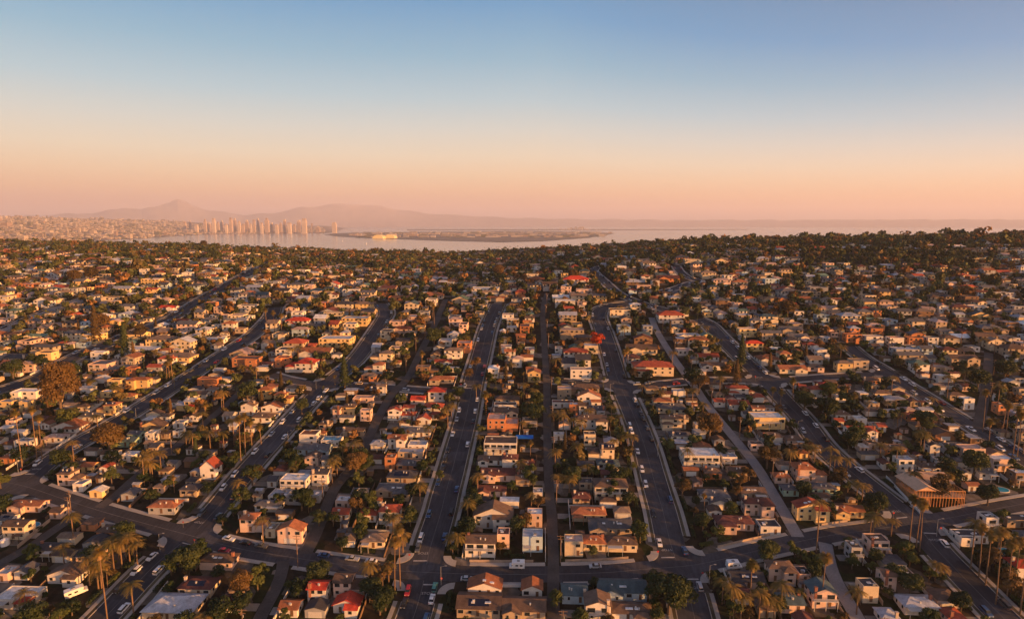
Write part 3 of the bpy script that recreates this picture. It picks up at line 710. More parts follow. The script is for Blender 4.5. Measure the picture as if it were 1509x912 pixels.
    if 'S' in h['fl'] or (mid and rt in 'gh' and w > 9 and rr.random() < .10):
        sm = MB(); hw_ = min(w * .26, 3.5); dd = (M[3] - M[2]) * .28
        ya = M[2] + .7
        if rt == 'f': za = zbk = M[4] + .5; 
        else: za = M[4] + .7 * pitch + .22; zbk = za + dd * pitch
        if rt == 'G': za = zbk = None
        if za is not None:
            sm.face([(mcx - hw_, ya, za), (mcx + hw_, ya, za), (mcx + hw_, ya + dd, zbk), (mcx - hw_, ya + dd, zbk)])
            sm.face([(mcx - hw_, ya, za - .06), (mcx - hw_, ya + dd, zbk - .06), (mcx + hw_, ya + dd, zbk - .06), (mcx + hw_, ya, za - .06)])
            obj('solar_panel', sm.mesh('solar_panel', [M_SOLAR]), orf)
    if 'R' in h['fl']:
        rm2 = MB(); roof_planes(rm2, 'h', b - w * .34, b + .3, c - 1.6, c + d * .3, 2.6 if st == 1 else 3.0, .4, .2)
        o2 = obj('canopy_roof', rm2.mesh('canopy_roof', [roof_mat('R')]), root); o2['label'] = 'bright red tiled porch roof'
    if 'B' in h['fl'] and st == 2 or ('B' in h['fl'] and near):
        # balcony: slab, posts and rails across the front
        bm_ = MB(); bx0, bx1 = (a, b) if near else (a + w * .1, b - w * .15); zf = 2.9 if st == 2 else .3; yo = c - 1.5
        bm_.box(bx0, bx1, yo, c - .004, zf - .15, zf)
        obj('balcony', bm_.mesh('balcony', [M_FRAME]), root)
        rl = MB(); rl.box(bx0, bx1, yo, yo + .07, zf + .9, zf + .99); n = max(3, int((bx1 - bx0) / .5))
        for i in range(n + 1):
            xx = bx0 + .035 + (bx1 - bx0 - .07) * i / n; rl.box(xx - .035, xx + .035, yo + .005, yo + .065, zf, zf + .9)
        obj('balcony_railing', rl.mesh('balcony_railing', [M_FRAME]), root)
        for i in range(3):
            pm = MB(); xx = bx0 + .15 + (bx1 - bx0 - .3) * i / 2
            pm.box(xx - .09, xx + .09, yo + .08, yo + .26, drop, zf - .15); obj('porch_post', pm.mesh('porch_post', [M_FRAME]), root)
    if 'P' in h['fl']:
        pm = MB(); pm.box(a + w * .12, b - w * .12, c + d * .12, c + d * .5, wh + .15, wh + .2)
        o2 = obj('roof_pool', pm.mesh('roof_pool', [M_POOL]), root); o2['label'] = 'long turquoise pool on the terrace'
    # windows and doors, each its own part
    def put(me, x, y, z, rz=0, nm='window', child=None):
        o = obj(nm, me, ow, (x, y, z), rz)
        if child: obj('pane', child, o)
    def wput(ki, x, y, z, rz=0):
        fr, pn, one = WINS[ki]
        if near: 
            o = obj('window', one, root, (x, y, z), rz)
        else: obj('window', one, root, (x, y, z), rz)
    side = b if cx < 0 else a; srz = PI / 2 if cx < 0 else -PI / 2
    fac = 1 if mid else 0
    doordone = False
    for (fa, fb, fc, fh) in front:
        L = fb - fa
        floors = 2 if fh > 4.5 else 1
        for fl in range(floors):
            n = max(1, int(L / (2.9 if mid else 3.9)))
            for i in range(n):
                x = fa + L * (i + .5) / n + rr.uniform(-.25, .25)
                if L / n < 1.7: continue
                if fl == 0 and 'D' in h['fl']: continue
                if fl == 0 and i == n // 2 and not doordone and mid:
                    obj('door', DOOR, root, (x, fc - .001, .05)); doordone = True; continue
                if rr.random() < .12: continue
                ki = rr.choice((0, 0, 1, 2, 1)) if L / n > 2.3 else 2
                if 'B' in h['fl'] and fl == 1: ki = 3 if L / n > 3 else 1
                wput(ki, x, fc - .001, .85 + fl * 2.55 if ki != 3 else .25 + fl * 2.55)
    if 'D' in h['fl']:
        for xx in ((-w * .25, w * .25) if w > 10.5 else (0,)):
            obj('garage_door', GAR, root, (xx, c - .002, -d / 2 * .15))
    if abs(cx / max(cy, 1)) > .12:
        Ld = M[3] - M[2]
        for fl in range(2 if M[4] > 4.5 else 1):
            n = max(1, int(Ld / (3.2 if mid else 4.5)))
            for i in range(n):
                yy = M[2] + Ld * (i + .5) / n + rr.uniform(-.3, .3)
                wput(rr.choice((0, 1, 2)), (M[1] + .001) if cx < 0 else (M[0] - .001), yy, .85 + fl * 2.55, srz)
    if mid and rt in 'hg' and w > 6:
        for q in range(rr.choice((1, 2, 2))):
            lx = mcx + rr.uniform(-.22, .22) * w; ly = M[2] + (M[3] - M[2]) * rr.uniform(.15, .3); lz = M[4] + (ly - M[2]) * pitch
            obj('roof_vent', VENT, orf, (lx, ly, lz))
    if mid and not wing and 'B' not in h['fl'] and 'D' not in h['fl'] and w > 7 and rr.random() < .5:
        pw = w * rr.uniform(.3, .5); sx = rr.choice((-1, 1)); px0 = (a + .3) if sx < 0 else (b - .3 - pw); dpt = 2.4
        wr = [cx + px0, cx + px0 + pw, cy + c - dpt, cy + c - .1]
        if not any(overlap(wr, q['r'], 0) for q in IND if q is not h) and road_clear(wr[0], wr[2]) > 1 and road_clear(wr[1], wr[2]) > 1:
            pm = MB(); pm.box(px0, px0 + pw, c - dpt, c - .004, 2.2, 2.34); pm.box(px0 + .05, px0 + .2, c - dpt + .05, c - dpt + .2, drop, 2.2); pm.box(px0 + pw - .2, px0 + pw - .05, c - dpt + .05, c - dpt + .2, drop, 2.2)
            obj('patio_cover', pm.mesh('patio_cover', [rr.choice((M_FRAME, M_TRIM, rm, wm))]), root)
    # roof vents on near flat roofs
    if rt == 'f' and mid:
        vm = MB(); lx, ly = rr.uniform(M[0] + 1, M[1] - 1), rr.uniform(M[2] + 1, M[3] - 1)
        vm.box(lx - .5, lx + .5, ly - .4, ly + .4, M[4] + .12, M[4] + .85); obj('air_conditioner', vm.mesh('air_conditioner', [M_METAL]), orf)
    h['root'] = root; h['xy'] = (cx, cy)
    return root

def make_frame(h):
    x0, x1, y0, y1 = h['r']; cx, cy = (x0 + x1) / 2, (y0 + y1) / 2; w, d = x1 - x0, y1 - y0
    root = bpy.data.objects.new('timber_frame_house', None); C.objects.link(root); root.location = (cx, cy, H(cx, cy))
    a, b, c, e = -w / 2, w / 2, -d / 2, d / 2
    for fl, zf in enumerate((0, 3.0)):
        m = MB()
        for y in (c, 0, e):
            x = a
            while x <= b + .01: m.box(x - .07, x + .07, y - .07, y + .07, (-2.2 if fl == 0 else 3.0), zf + 2.7); x += w / 16
        for x in (a, b):
            y = c + .9
            while y < e - .3: m.box(x - .07, x + .07, y - .07, y + .07, (-2.2 if fl == 0 else 3.0), zf + 2.7); y += .95
        m.box(a - .1, b + .1, c - .1, c + .1, zf + 2.7, zf + 2.95); m.box(a - .1, b + .1, e - .1, e + .1, zf + 2.7, zf + 2.95)
        m.box(a - .1, a + .1, c + .1, e - .1, zf + 2.7, zf + 2.95); m.box(b - .1, b + .1, c + .1, e - .1, zf + 2.7, zf + 2.95)
        obj('stud_wall', m.mesh('stud_wall', [M_WOOD]), root)
    m = MB(); m.box(a + .1, b - .1, c + .1, e - .1, 2.7, 2.95); obj('floor_deck', m.mesh('floor_deck', [M_PLY]), root)
    m = MB(); m.box(a + .2, a + w * .30, c + .3, e - .3, -2.0, 2.69); m.box(a + w * .55, b - .3, 0.2, e - .3, 3.0, 5.6); obj('sheathed_core', m.mesh('sheathed_core', [M_WOOD]), root)
    m = MB(); roof_planes(m, 'G', a, a + w * .45, c, e, 5.96, .42, .6); obj('roof', m.mesh('roof', [M_PLY]), root)
    m = MB(); p = [(a + w * .46, 0, 6.0), (b + .8, 0, 6.0), (b + .8, e + .6, 8.0), (a + w * .46, e + .6, 8.0)]
    m.face(p); m.face([(q[0], q[1], q[2] - .25) for q in p][::-1])
    for i in range(4): q, r_ = p[i], p[(i + 1) % 4]; m.face([(q[0], q[1], q[2] - .25), (r_[0], r_[1], r_[2] - .25), r_, q])
    obj('shed_roof', m.mesh('shed_roof', [M_PLY]), root)
    h['root'] = root; h['xy'] = (cx, cy)
    tagp(root, 'open timber frame house under construction with sheathed slanting roofs at the right crossing', 'house')
for i, h in enumerate(IND):
    if h.get('frame'): make_frame(h)
    else: make_house(h, i)

# ------------------------------------------------------------------ labels by street, side and rank
ORD = ['first','second','third','fourth','fifth','sixth','seventh','eighth','ninth','tenth','eleventh','twelfth','thirteenth','fourteenth','fifteenth','sixteenth','seventeenth','eighteenth','nineteenth']
TENS = {2: 'twenty', 3: 'thirty', 4: 'forty', 5: 'fifty', 6: 'sixty', 7: 'seventy', 8: 'eighty', 9: 'ninety'}
def ordn(n):
    if n <= 19: return ORD[n - 1]
    t, u = divmod(n, 10)
    if n > 99: return '%dth' % n
    return TENS[t][:-1] + 'ieth' if u == 0 else TENS[t] + '-' + ORD[u - 1]
def rank_labels(items, desc, noun, cat, group):
    """items: list of (obj, x, y, descr). ranks each along its nearest street side, going away from the camera"""
    b = defaultdict(list)
    for it in items:
        k, side, i = road_near(it[1], it[2])
        if ROADS[k]['P'][0, 1] > ROADS[k]['P'][-1, 1] and not k.startswith('C'): side = {'left': 'right', 'right': 'left'}[side]
        horiz = k.startswith('C')
        if horiz: side = 'far' if side == 'left' else 'near'
        b[k, side, horiz].append((it[1] if horiz else it[2], it))
    for (k, side, horiz), L in b.items():
        L.sort(key=lambda t: t[0])
        for n, (_, it) in enumerate(L):
            if len(it[3].split()) > 7: s = None
            s = '%s, %s %s %s side of %s' % (it[3], ordn(n + 1), 'along' if horiz else 'up', side, ROADS[k]['ph'])
            if len(s.split()) > 16: s = s.replace(' side of ', ' side, ')
            tagp(it[0], s, cat, group)
RN = dict(h='hip', g='gable', G='gable', f='flat')
items = []
for h in IND:
    if h.get('frame'): continue
    items.append((h['root'], *h['xy'], '%s%s house with %s roof' % ('two-storey ' if h['st'] == 2 else '', WALL[h['wc']][0], ROOF[h['rc']][0] + (' flat' if h['rt'] == 'f' else ''))))
rank_labels(items, '', 'house', 'house', 'houses along the residential streets')

# ------------------------------------------------------------------ garages and sheds in the back yards
SHEDS = []; c2 = []
for yy in np.arange(190, 420, 5.5):
    xx = -1.0 * yy
    while xx < .95 * yy:
        c2.append((xx + random.uniform(-2, 2), yy + random.uniform(-2, 2))); xx += 6.0
random.shuffle(c2)
for (x, y) in c2:
    if len(SHEDS) >= 290: break
    px, py = project(x, y, H(x, y))
    if px < -20 or px > 1530 or py > 925: continue
    w, d = random.uniform(4.2, 8.5), random.uniform(4.0, 7.0)
    if random.random() < .25: w, d = random.uniform(2.4, 3.4), random.uniform(2.2, 3.0)
    r = [x - w / 2, x + w / 2, y - d / 2, y + d / 2]
    if ghit(r, .5) or min(road_clear(x, y), road_clear(r[0], r[2]), road_clear(r[1], r[3]), road_clear(r[0], r[3]), road_clear(r[1], r[2])) < 2.2: continue
    if road_near(x, y)[0] in ('A', 'B', 'L1', 'L2', 'R2', 'C1') and road_clear(x, y) < 9: continue
    gput(r); small = w < 3.6
    wc = random.choice('wwcpttgb'); rt = random.choice('gGfhg'); rc = random.choice('wlltg' if rt == 'f' else 'bgtmobld')
    root = bpy.data.objects.new('shed' if small else 'garage', None); C.objects.link(root); root.location = (x, y, H(x, y))
    W, R = MB(), MB(); wh = 2.1 if small else 2.5; a, b_, c, e = -w / 2, w / 2, -d / 2, d / 2
    W.box(a, b_, c, e, -d / 2 * .1763 - .5, wh, 0, skip='b')
    if rt == 'f': R.box(a - .2, b_ + .2, c - .2, e + .2, wh + .003, wh + .16)
    else: roof_planes(R, rt, a, b_, c, e, wh, random.uniform(.3, .42), .3, wallmb=W)
    ow = obj('walls', W.mesh('walls', [wall_mat(wc)]), root); obj('roof', R.mesh('roof', [roof_mat(rc)]), root)
    if not small and w > 5.6: obj('garage_door', GAR, root, (0, c - .002, -d / 2 * .15))
    else: obj('door', DOOR, root, (-w * .2, c - .001, -.1))
    if not small and w <= 5.6: obj('window', WINS[2][2], root, (w * .22, c - .001, .7))
    SHEDS.append((root, x, y, '%s %s with %s roof' % (WALL[wc][0], 'shed' if small else 'garage', ROOF[rc][0]), 'shed' if small else 'garage'))
for ct in ('shed', 'garage'):
    rank_labels([q[:4] for q in SHEDS if q[4] == ct], '', ct, ct, 'back yard %ss' % ct)
print('sheds', len(SHEDS))
# ------------------------------------------------------------------ remaining houses merged as one mass
mb = MB()
for h in REST:
    x0, x1, y0, y1 = h['r']; cx, cy = (x0 + x1) / 2, (y0 + y1) / 2; w, d = x1 - x0, y1 - y0
    zb = H(cx, cy); wc = np.array(WALL[h['wc']][1]) * random.uniform(.8, 1.15); rc = np.array(ROOF[h['rc']][1]) * random.uniform(.75, 1.3)
    wc, rc = tuple(wc), tuple(rc); k0 = len(mb.v)
    wh = 5.2 if h['st'] == 2 else 2.7
    mb.box(-w/2, w/2, -d/2, d/2, -2.5, wh, 0, wc, skip='b')
    if h['rt'] == 'f':
        mb.box(-w/2 + .25, w/2 - .25, -d/2 + .25, d/2 - .25, wh, wh + .05, 0, rc, skip='b')
        for q in ((-w/2, w/2, -d/2, -d/2 + .25), (-w/2, w/2, d/2 - .25, d/2), (-w/2, -w/2 + .25, -d/2 + .25, d/2 - .25), (w/2 - .25, w/2, -d/2 + .25, d/2 - .25)): mb.box(*q, wh + .001, wh + .4, 0, wc, skip='b')
    else:
        roof_planes(mb, h['rt'], -w/2, w/2, -d/2, d/2, wh, .4, .45, 0, rc, wmi=0, wc=wc)
    if cy < 1000 and random.random() < .6:      # front wing
        s = random.choice((-1, 1)) * w * .25; ww = w * .22
        mb.box(s - ww, s + ww, -d/2 - 2, -d/2, -2.5, 2.7, 0, wc, skip='b'); roof_planes(mb, 'G', s - ww, s + ww, -d/2 - 2, -d/2 + 1, 2.7, .4, .3, 0, rc, wmi=0, wc=wc)
    dk = (.025, .025, .03)
    for fl in range(h['st']):
        n = max(2, int(w / 3.2))
        for i in range(n):
            x = -w/2 + w * (i + .5) / n; z = .9 + fl * 2.7; ww = random.uniform(.45, .95)
            if random.random() < .85: mb.box(x - ww, x + ww, -d/2 - .05, -d/2 - .01, z, z + 1.35, 0, dk, skip='kb')
        sx = 1 if cx < 0 else -1
        for i in range(max(1, int(d / 4))):
            yy = -d/2 + d * (i + .5) / max(1, int(d / 4)); z = .9 + fl * 2.7
            mb.box(min(sx * w/2, sx * (w/2 + .05)), max(sx * w/2, sx * (w/2 + .05)), yy - .7, yy + .7, z, z + 1.3, 0, dk)
    ca, sa = math.cos(h['rz']), math.sin(h['rz'])
    for k in range(k0, len(mb.v)):
        x, y, z = mb.v[k]; mb.v[k] = (cx + ca * x - sa * y, cy + sa * x + ca * y, zb + z)
o = obj('distant_houses', mb.mesh('distant_houses', [M_FARH]))
tagp(o, 'mass of small distant houses covering the hillside up to the ridge', 'houses', None, 'stuff')

# ------------------------------------------------------------------ trees
def leaf_quads(P, Nrm, size, rs):
    """P centres, Nrm facing, -> verts faces of small tilted quads"""
    n = len(P)
    a = np.cross(Nrm, rs.normal(size=(n, 3))); a /= np.linalg.norm(a, axis=1)[:, None] + 1e-9
    b = np.cross(Nrm, a); s = size * rs.uniform(.6, 1.4, (n, 1)); s2 = s * rs.uniform(.5, .9, (n, 1))
    V = np.stack([P - a * s, P - b * s2, P + a * s, P + b * s2], 1).reshape(-1, 3)
    return V, np.arange(4 * n).reshape(n, 4)
def crown_points(n, lobes, R, Hc, z0, rs):
    """points on the shells of several lobes filling an ellipsoid"""
    th = rs.uniform(0, 2 * PI, lobes); rr_ = R * .62 * np.sqrt(rs.uniform(.05, 1, lobes)); zz = z0 + Hc * rs.uniform(.22, .82, lobes)
    cen = np.c_[rr_ * np.cos(th), rr_ * np.sin(th), zz]; rad = R * rs.uniform(.28, .52, lobes)
    k = rs.choice(lobes, n, p=rad**2 / (rad**2).sum())
    v = rs.normal(size=(n, 3)); v /= np.linalg.norm(v, axis=1)[:, None]
    v[:, 2] = np.where(v[:, 2] < -.35, -v[:, 2], v[:, 2])
    P = cen[k] + v * rad[k][:, None] * rs.uniform(.72, 1.06, (n, 1)) * np.array([1, 1, .78])
    Nn = v + rs.normal(size=(n, 3)) * .45; Nn /= np.linalg.norm(Nn, axis=1)[:, None]
    return P, Nn, cen
def np_mesh(name, V, Fc, m):
    me = bpy.data.meshes.new(name); me.from_pydata(V.tolist(), [], Fc.tolist()); me.materials.append(m); me.update(); return me
def tree_proto(seed, R, Ht, m, n=1300, size=.27, lobes=13):
    rs = np.random.default_rng(seed)
    z0 = Ht * .22; P, Nn, cen = crown_points(n, lobes, R, Ht - z0, z0, rs)
    V, Fc = leaf_quads(P, Nn, size, rs)
    mb = MB(); mb.tube((0, 0, -.8), (0, 0, Ht * .42), R * .09, R * .06, 7)
    for c in cen[:7]: mb.tube((0, 0, Ht * .3), tuple(c), R * .045, R * .015, 5)
    return np_mesh('crown', V, Fc, m), mb.mesh('trunk', [M_BARK])
TP = [tree_proto(1, 3.0, 6.5, M_LEAF), tree_proto(2, 3.4, 6.0, M_LEAFD), tree_proto(3, 2.6, 7.0, M_LEAF, lobes=10), tree_proto(4, 3.2, 6.4, M_LEAFO), tree_proto(5, 3.8, 7.6, M_LEAFD, 1700, .3, 17), tree_proto(6, 2.2, 5.0, M_LEAF, 900, .24, 8)]
TP_RED = tree_proto(9, 3.0, 6.6, M_LEAFR)
TP_BIG = tree_proto(10, 6.0, 12.0, M_LEAFO, 5200, .36, 30)
TP_BIGD = tree_proto(12, 5.2, 10.0, M_LEAFD, 4200, .34, 26)
TP_GIANT = tree_proto(15, 8.5, 31.0, M_LEAFO, 9000, .42, 46)
def conifer_proto(seed, R, Ht, m, n=2000):
    rs = np.random.default_rng(seed); t = rs.uniform(0.0, 1, n) ** .8; z = 1 + t * (Ht - 1)
    lay = .72 + .28 * np.sin(z * 5.2); r = R * (1 - t) ** .75 * lay * np.sqrt(rs.uniform(.35, 1, n)) + .12; th = rs.uniform(0, 2 * PI, n)
    P = np.c_[r * np.cos(th), r * np.sin(th), z]; Nn = np.c_[np.cos(th), np.sin(th), rs.uniform(.2, 1, n)] + rs.normal(size=(n, 3)) * .3; Nn /= np.linalg.norm(Nn, axis=1)[:, None]
    V, Fc = leaf_quads(P, Nn, .28, rs); mb = MB(); mb.tube((0, 0, -.8), (0, 0, Ht * .95), .3, .04, 7)
    return np_mesh('crown', V, Fc, m), mb.mesh('trunk', [M_BARK])
CP = [conifer_proto(21, 2.6, 13, M_LEAFO), conifer_proto(22, 2.4, 11, M_LEAFD), conifer_proto(23, 1.0, 6, M_LEAFD, 900)]
def fan_palm(seed, Hm=12.0):
    rs = random.Random(seed); mb = MB()
    bend = (rs.uniform(-.5, .5), rs.uniform(-.4, .4)); N_ = 5; pr = None
    for i in range(N_):
        t0, t1 = i / N_, (i + 1) / N_
        f = lambda t: (bend[0] * t * t, bend[1] * t * t, -.6 + (Hm + .6) * t)
        mb.tube(f(t0), f(t1), .22 - .10 * t0, .22 - .10 * t1, 7, cap=False)
    tx, ty = bend
    cr = MB(); sk = MB()
    for i in range(72):
        az = rs.uniform(0, 2 * PI); el = rs.uniform(-.55, 1.35); L = rs.uniform(1.3, 2.15)
        d = Vector((math.cos(az) * math.cos(el), math.sin(az) * math.cos(el), math.sin(el))); s = Vector((-math.sin(az), math.cos(az), 0)); o = Vector((tx, ty, Hm))
        m1 = o + d * L * .45; e = o + d * L + Vector((0, 0, -.25 * L))
        for k in range(-2, 3):
            fx = m1 + s * (.10 * k); tip = e + s * (.34 * k) + Vector((0, 0, -.06 * abs(k)))
            sd = s * .10
            cr.face([fx - sd * .5, tip - sd, tip + sd * .5, fx + sd])
        cr.face([o - s * .03, m1 - s * .18, m1 + s * .18, o + s * .03])
    for i in range(46):
        az = rs.uniform(0, 2 * PI); z = Hm - rs.uniform(.2, 1.5); o = Vector((tx + .12 * math.cos(az), ty + .12 * math.sin(az), z)); s = Vector((-math.sin(az), math.cos(az), 0))
        e = Vector((tx + .75 * math.cos(az) * rs.uniform(.6, 1), ty + .75 * math.sin(az), z - rs.uniform(.7, 1.2)))
        sk.face([o - s * .1, e - s * .22, e + s * .22, o + s * .1])
    return cr.mesh('crown', [M_PALM]), mb.mesh('trunk', [M_PBARK]), sk.mesh('dead_frond_skirt', [M_SKIRT])
def feather_palm(seed, Hm=7.0):
    rs = random.Random(seed); mb = MB()
    for i in range(4): mb.tube((0, 0, -.6 + (Hm + .6) * i / 4), (0, 0, -.6 + (Hm + .6) * (i + 1) / 4), .24 - .02 * i, .22 - .02 * i, 7, cap=False)
    cr = MB()
    for i in range(30):
        az = 2 * PI * i / 30 * 2.4 + rs.uniform(-.2, .2); el = rs.uniform(.15, 1.2); L = rs.uniform(2.9, 3.9)
        h = Vector((math.cos(az), math.sin(az), 0)); s = Vector((-math.sin(az), math.cos(az), 0)); pts = []
        for k in range(9):
            t = k / 8; pts.append(Vector((0, 0, Hm)) + h * (L * t * math.cos(el * (1 - t * .6))) + Vector((0, 0, L * (math.sin(el) * t - 1.05 * t * t * .8))))
        for k in range(8):
            p, q = pts[k], pts[k + 1]; wl = .75 * math.sin(PI * (k + 1.3) / 10)
            for sg in (-1, 1):
                for u in (0, .5):
                    a_ = p.lerp(q, u); b_ = p.lerp(q, u + .34); tip = a_.lerp(b_, 1.2) + s * sg * wl + Vector((0, 0, -.35 * wl))
                    cr.face([a_, b_, tip])
    return cr.mesh('crown', [M_PALM]), mb.mesh('trunk', [M_PBARK]), None
FP = [fan_palm(1), fan_palm(2), fan_palm(3)]
QP = [feather_palm(4), feather_palm(5), feather_palm(6, 6.0)]
def shrub_proto(seed, m):
    rs = np.random.default_rng(seed); P, Nn, cen = crown_points(420, 6, 1.2, 1.5, 0, rs); V, Fc = leaf_quads(P, Nn, .17, rs)
    return np_mesh('shrub', V, Fc, m)
SH = [shrub_proto(31, M_LEAF), shrub_proto(32, M_LEAFD), shrub_proto(33, M_LEAFO), shrub_proto(34, M_LEAFD)]

TREEITEMS, PALMITEMS, CONITEMS, SHITEMS = [], [], [], []
def add_tree(kind, x, y, s=1.0, proto=None, sz=None, desc=None):
    z = H(x, y)
    nm = {'t': 'broadleaf_tree', 'r': 'broadleaf_tree', 'b': 'broadleaf_tree', 'c': 'conifer_tree', 'f': 'palm_tree', 'q': 'palm_tree'}[kind]
    root = bpy.data.objects.new(nm, None); C.objects.link(root); root.location = (x, y, z)
    pr = {'t': lambda: random.choice(TP), 'r': lambda: TP_RED, 'b': lambda: TP_BIG, 'c': lambda: random.choice(CP[:2]), 'f': lambda: random.choice(FP), 'q': lambda: random.choice(QP)}[kind]() if proto is None else proto
    root.rotation_euler = (0, 0, random.uniform(0, 6.28))
    root.scale = (s * random.uniform(.9, 1.1), s * random.uniform(.9, 1.1), s)
    if kind in 'fq' and sz:        # stretch the trunk, not the crown
        HH = 12.0 if kind == 'f' else 7.0; k = sz / s
        root.scale = (s, s, s)
        t = obj('trunk', pr[1], root); t.scale = (1, 1, k / HH)
        c = obj('crown', pr[0], root, (0, 0, k - (HH if pr is not QP[2] else 6.0)))
        if pr[2]: obj('dead_frond_skirt', pr[2], root, (0, 0, k - HH))
    else:
        obj('trunk', pr[1], root); obj('crown', pr[0], root)
        if len(pr) > 2 and pr[2]: obj('dead_frond_skirt', pr[2], root)
    mt = pr[0].materials[0].name
    cd = {'leaf_green': 'green', 'leaf_dark': 'dark green', 'leaf_rust_sunlit': 'sunlit-tinted rust-brown', 'leaf_red': 'bright red', 'palm_frond': ''}[mt]
    if kind in 'tbr': TREEITEMS.append((root, x, y, desc or '%s%s leafy tree' % ('large ' if s > 1.15 or kind == 'b' else 'small ' if s < .75 else '', cd)))
    elif kind == 'c': CONITEMS.append((root, x, y, desc or 'tall %s conifer' % cd))
    else: PALMITEMS.append((root, x, y, desc or ('tall thin fan palm' if kind == 'f' else 'feathery palm with arching fronds')))
    OCC.append((x, y, 2.0 * s))
OCC = []
# traced palms: (base px, base py, top py, kind)
PALMS = [(160,930,838,'f'),(197,905,868,'q'),(39,903,880,'q'),(109,800,768,'q'),(95,835,812,'q'),(168,838,806,'q'),(180,836,806,'q'),(192,832,798,'q'),(203,834,806,'q'),(176,824,796,'q'),(186,822,794,'q'),(198,824,798,'q'),(166,828,802,'q'),(132,862,830,'q'),(150,866,832,'q'),
 (582,872,799,'f'),(590,868,781,'f'),(545,862,832,'q'),(573,858,832,'q'),(388,800,768,'q'),(619,740,714,'q'),(704,730,700,'q'),(675,815,788,'q'),(664,812,790,'q'),
 (1340,800,746,'f'),(1350,806,751,'f'),(1355,812,756,'f'),(1313,790,770,'q'),(1282,787,765,'q'),(1286,789,764,'q'),(1203,812,750,'q'),(1210,893,830,'f'),(1104,905,838,'f'),(1076,912,868,'q'),(1091,915,880,'q'),(1150,907,866,'q'),(1130,912,885,'q'),(1118,914,878,'q'),(1140,915,888,'q'),(1064,890,858,'q'),(1178,890,872,'q'),
 (1430,838,785,'q'),(1442,850,795,'f'),(1452,862,806,'f'),(1467,890,812,'f'),(1484,878,820,'f'),(1495,858,812,'f'),(1503,905,846,'q'),(1470,815,788,'q'),(1378,855,835,'q'),(1386,858,840,'q'),(1262,905,876,'q'),
 (33,690,626,'f'),(55,680,620,'f'),(62,675,628,'f'),(213,715,680,'q'),(225,705,672,'q'),(238,700,672,'q'),(355,680,622,'f'),(362,672,618,'f'),(372,668,624,'f'),(385,655,628,'f'),(330,662,640,'q'),(345,655,622,'q'),(275,660,640,'q'),(285,668,645,'q'),(310,660,638,'q'),(353,735,712,'q'),
 (660,632,600,'q'),(665,620,596,'q'),(632,650,628,'q'),(525,678,652,'q'),(497,700,674,'q'),(490,712,680,'q'),(702,590,568,'q'),(772,592,566,'q'),(786,598,574,'q'),(850,682,655,'q'),(816,628,608,'q'),(824,632,606,'q'),(830,640,612,'q'),(845,640,618,'q'),(856,642,620,'q'),(900,632,615,'q'),(913,628,612,'q'),(925,656,640,'q'),(932,660,642,'q'),(915,655,640,'q'),(905,665,648,'q'),(818,690,664,'q'),(822,722,700,'q'),
 (1035,625,596,'q'),(1012,690,664,'q'),(1138,596,574,'f'),(1150,600,578,'f'),(1168,590,562,'f'),(1163,700,668,'q'),(1190,690,660,'q'),(1200,680,660,'q'),(1222,700,665,'q'),(1228,708,678,'q'),(1247,702,680,'q'),(1262,735,714,'q'),(1270,740,718,'q'),(1296,680,658,'q'),(1320,690,664,'q'),(1355,672,643,'q'),(1360,672,645,'q'),(1372,605,590,'q'),(1448,636,590,'f'),(1457,655,628,'f'),(1477,640,604,'f'),(1482,645,608,'f'),(1493,668,618,'f'),(1499,672,626,'f'),(1507,670,625,'f'),(1396,715,700,'q'),
 (925,540,514,'f'),(918,545,518,'f'),(640,480,450,'f'),(592,485,462,'q'),(600,490,466,'q'),(405,490,462,'f'),(415,492,466,'f'),(393,485,458,'f'),(622,560,520,'f'),(990,545,520,'q'),(1060,585,558,'q'),(1020,600,575,'q'),(1313,585,560,'q'),(1395,590,562,'q'),(1420,575,552,'q'),(1470,600,575,'q'),(1345,720,700,'q'),(110,690,660,'q'),(145,640,618,'q'),(250,560,530,'f'),(255,565,534,'f'),(246,562,538,'f'),(430,540,515,'q'),(440,538,512,'q'),(330,605,580,'q'),(300,640,612,'q')]
for (bx, by, ty, kd) in PALMS:
    g = unproj(bx, by)
    if g is None: continue
    dist = math.hypot(g[0], g[1]); ht = (by - ty) / F * dist * 1.02 / math.cos(math.atan((by - 330) / F)) ** 1
    s = min(1.15, max(.75, ht / 9)) if kd == 'f' else min(1.15, max(.7, ht / 7))
    add_tree(kd, g[0], g[1], s, None, max(ht - (.4 if kd == 'f' else .3), 3.0))
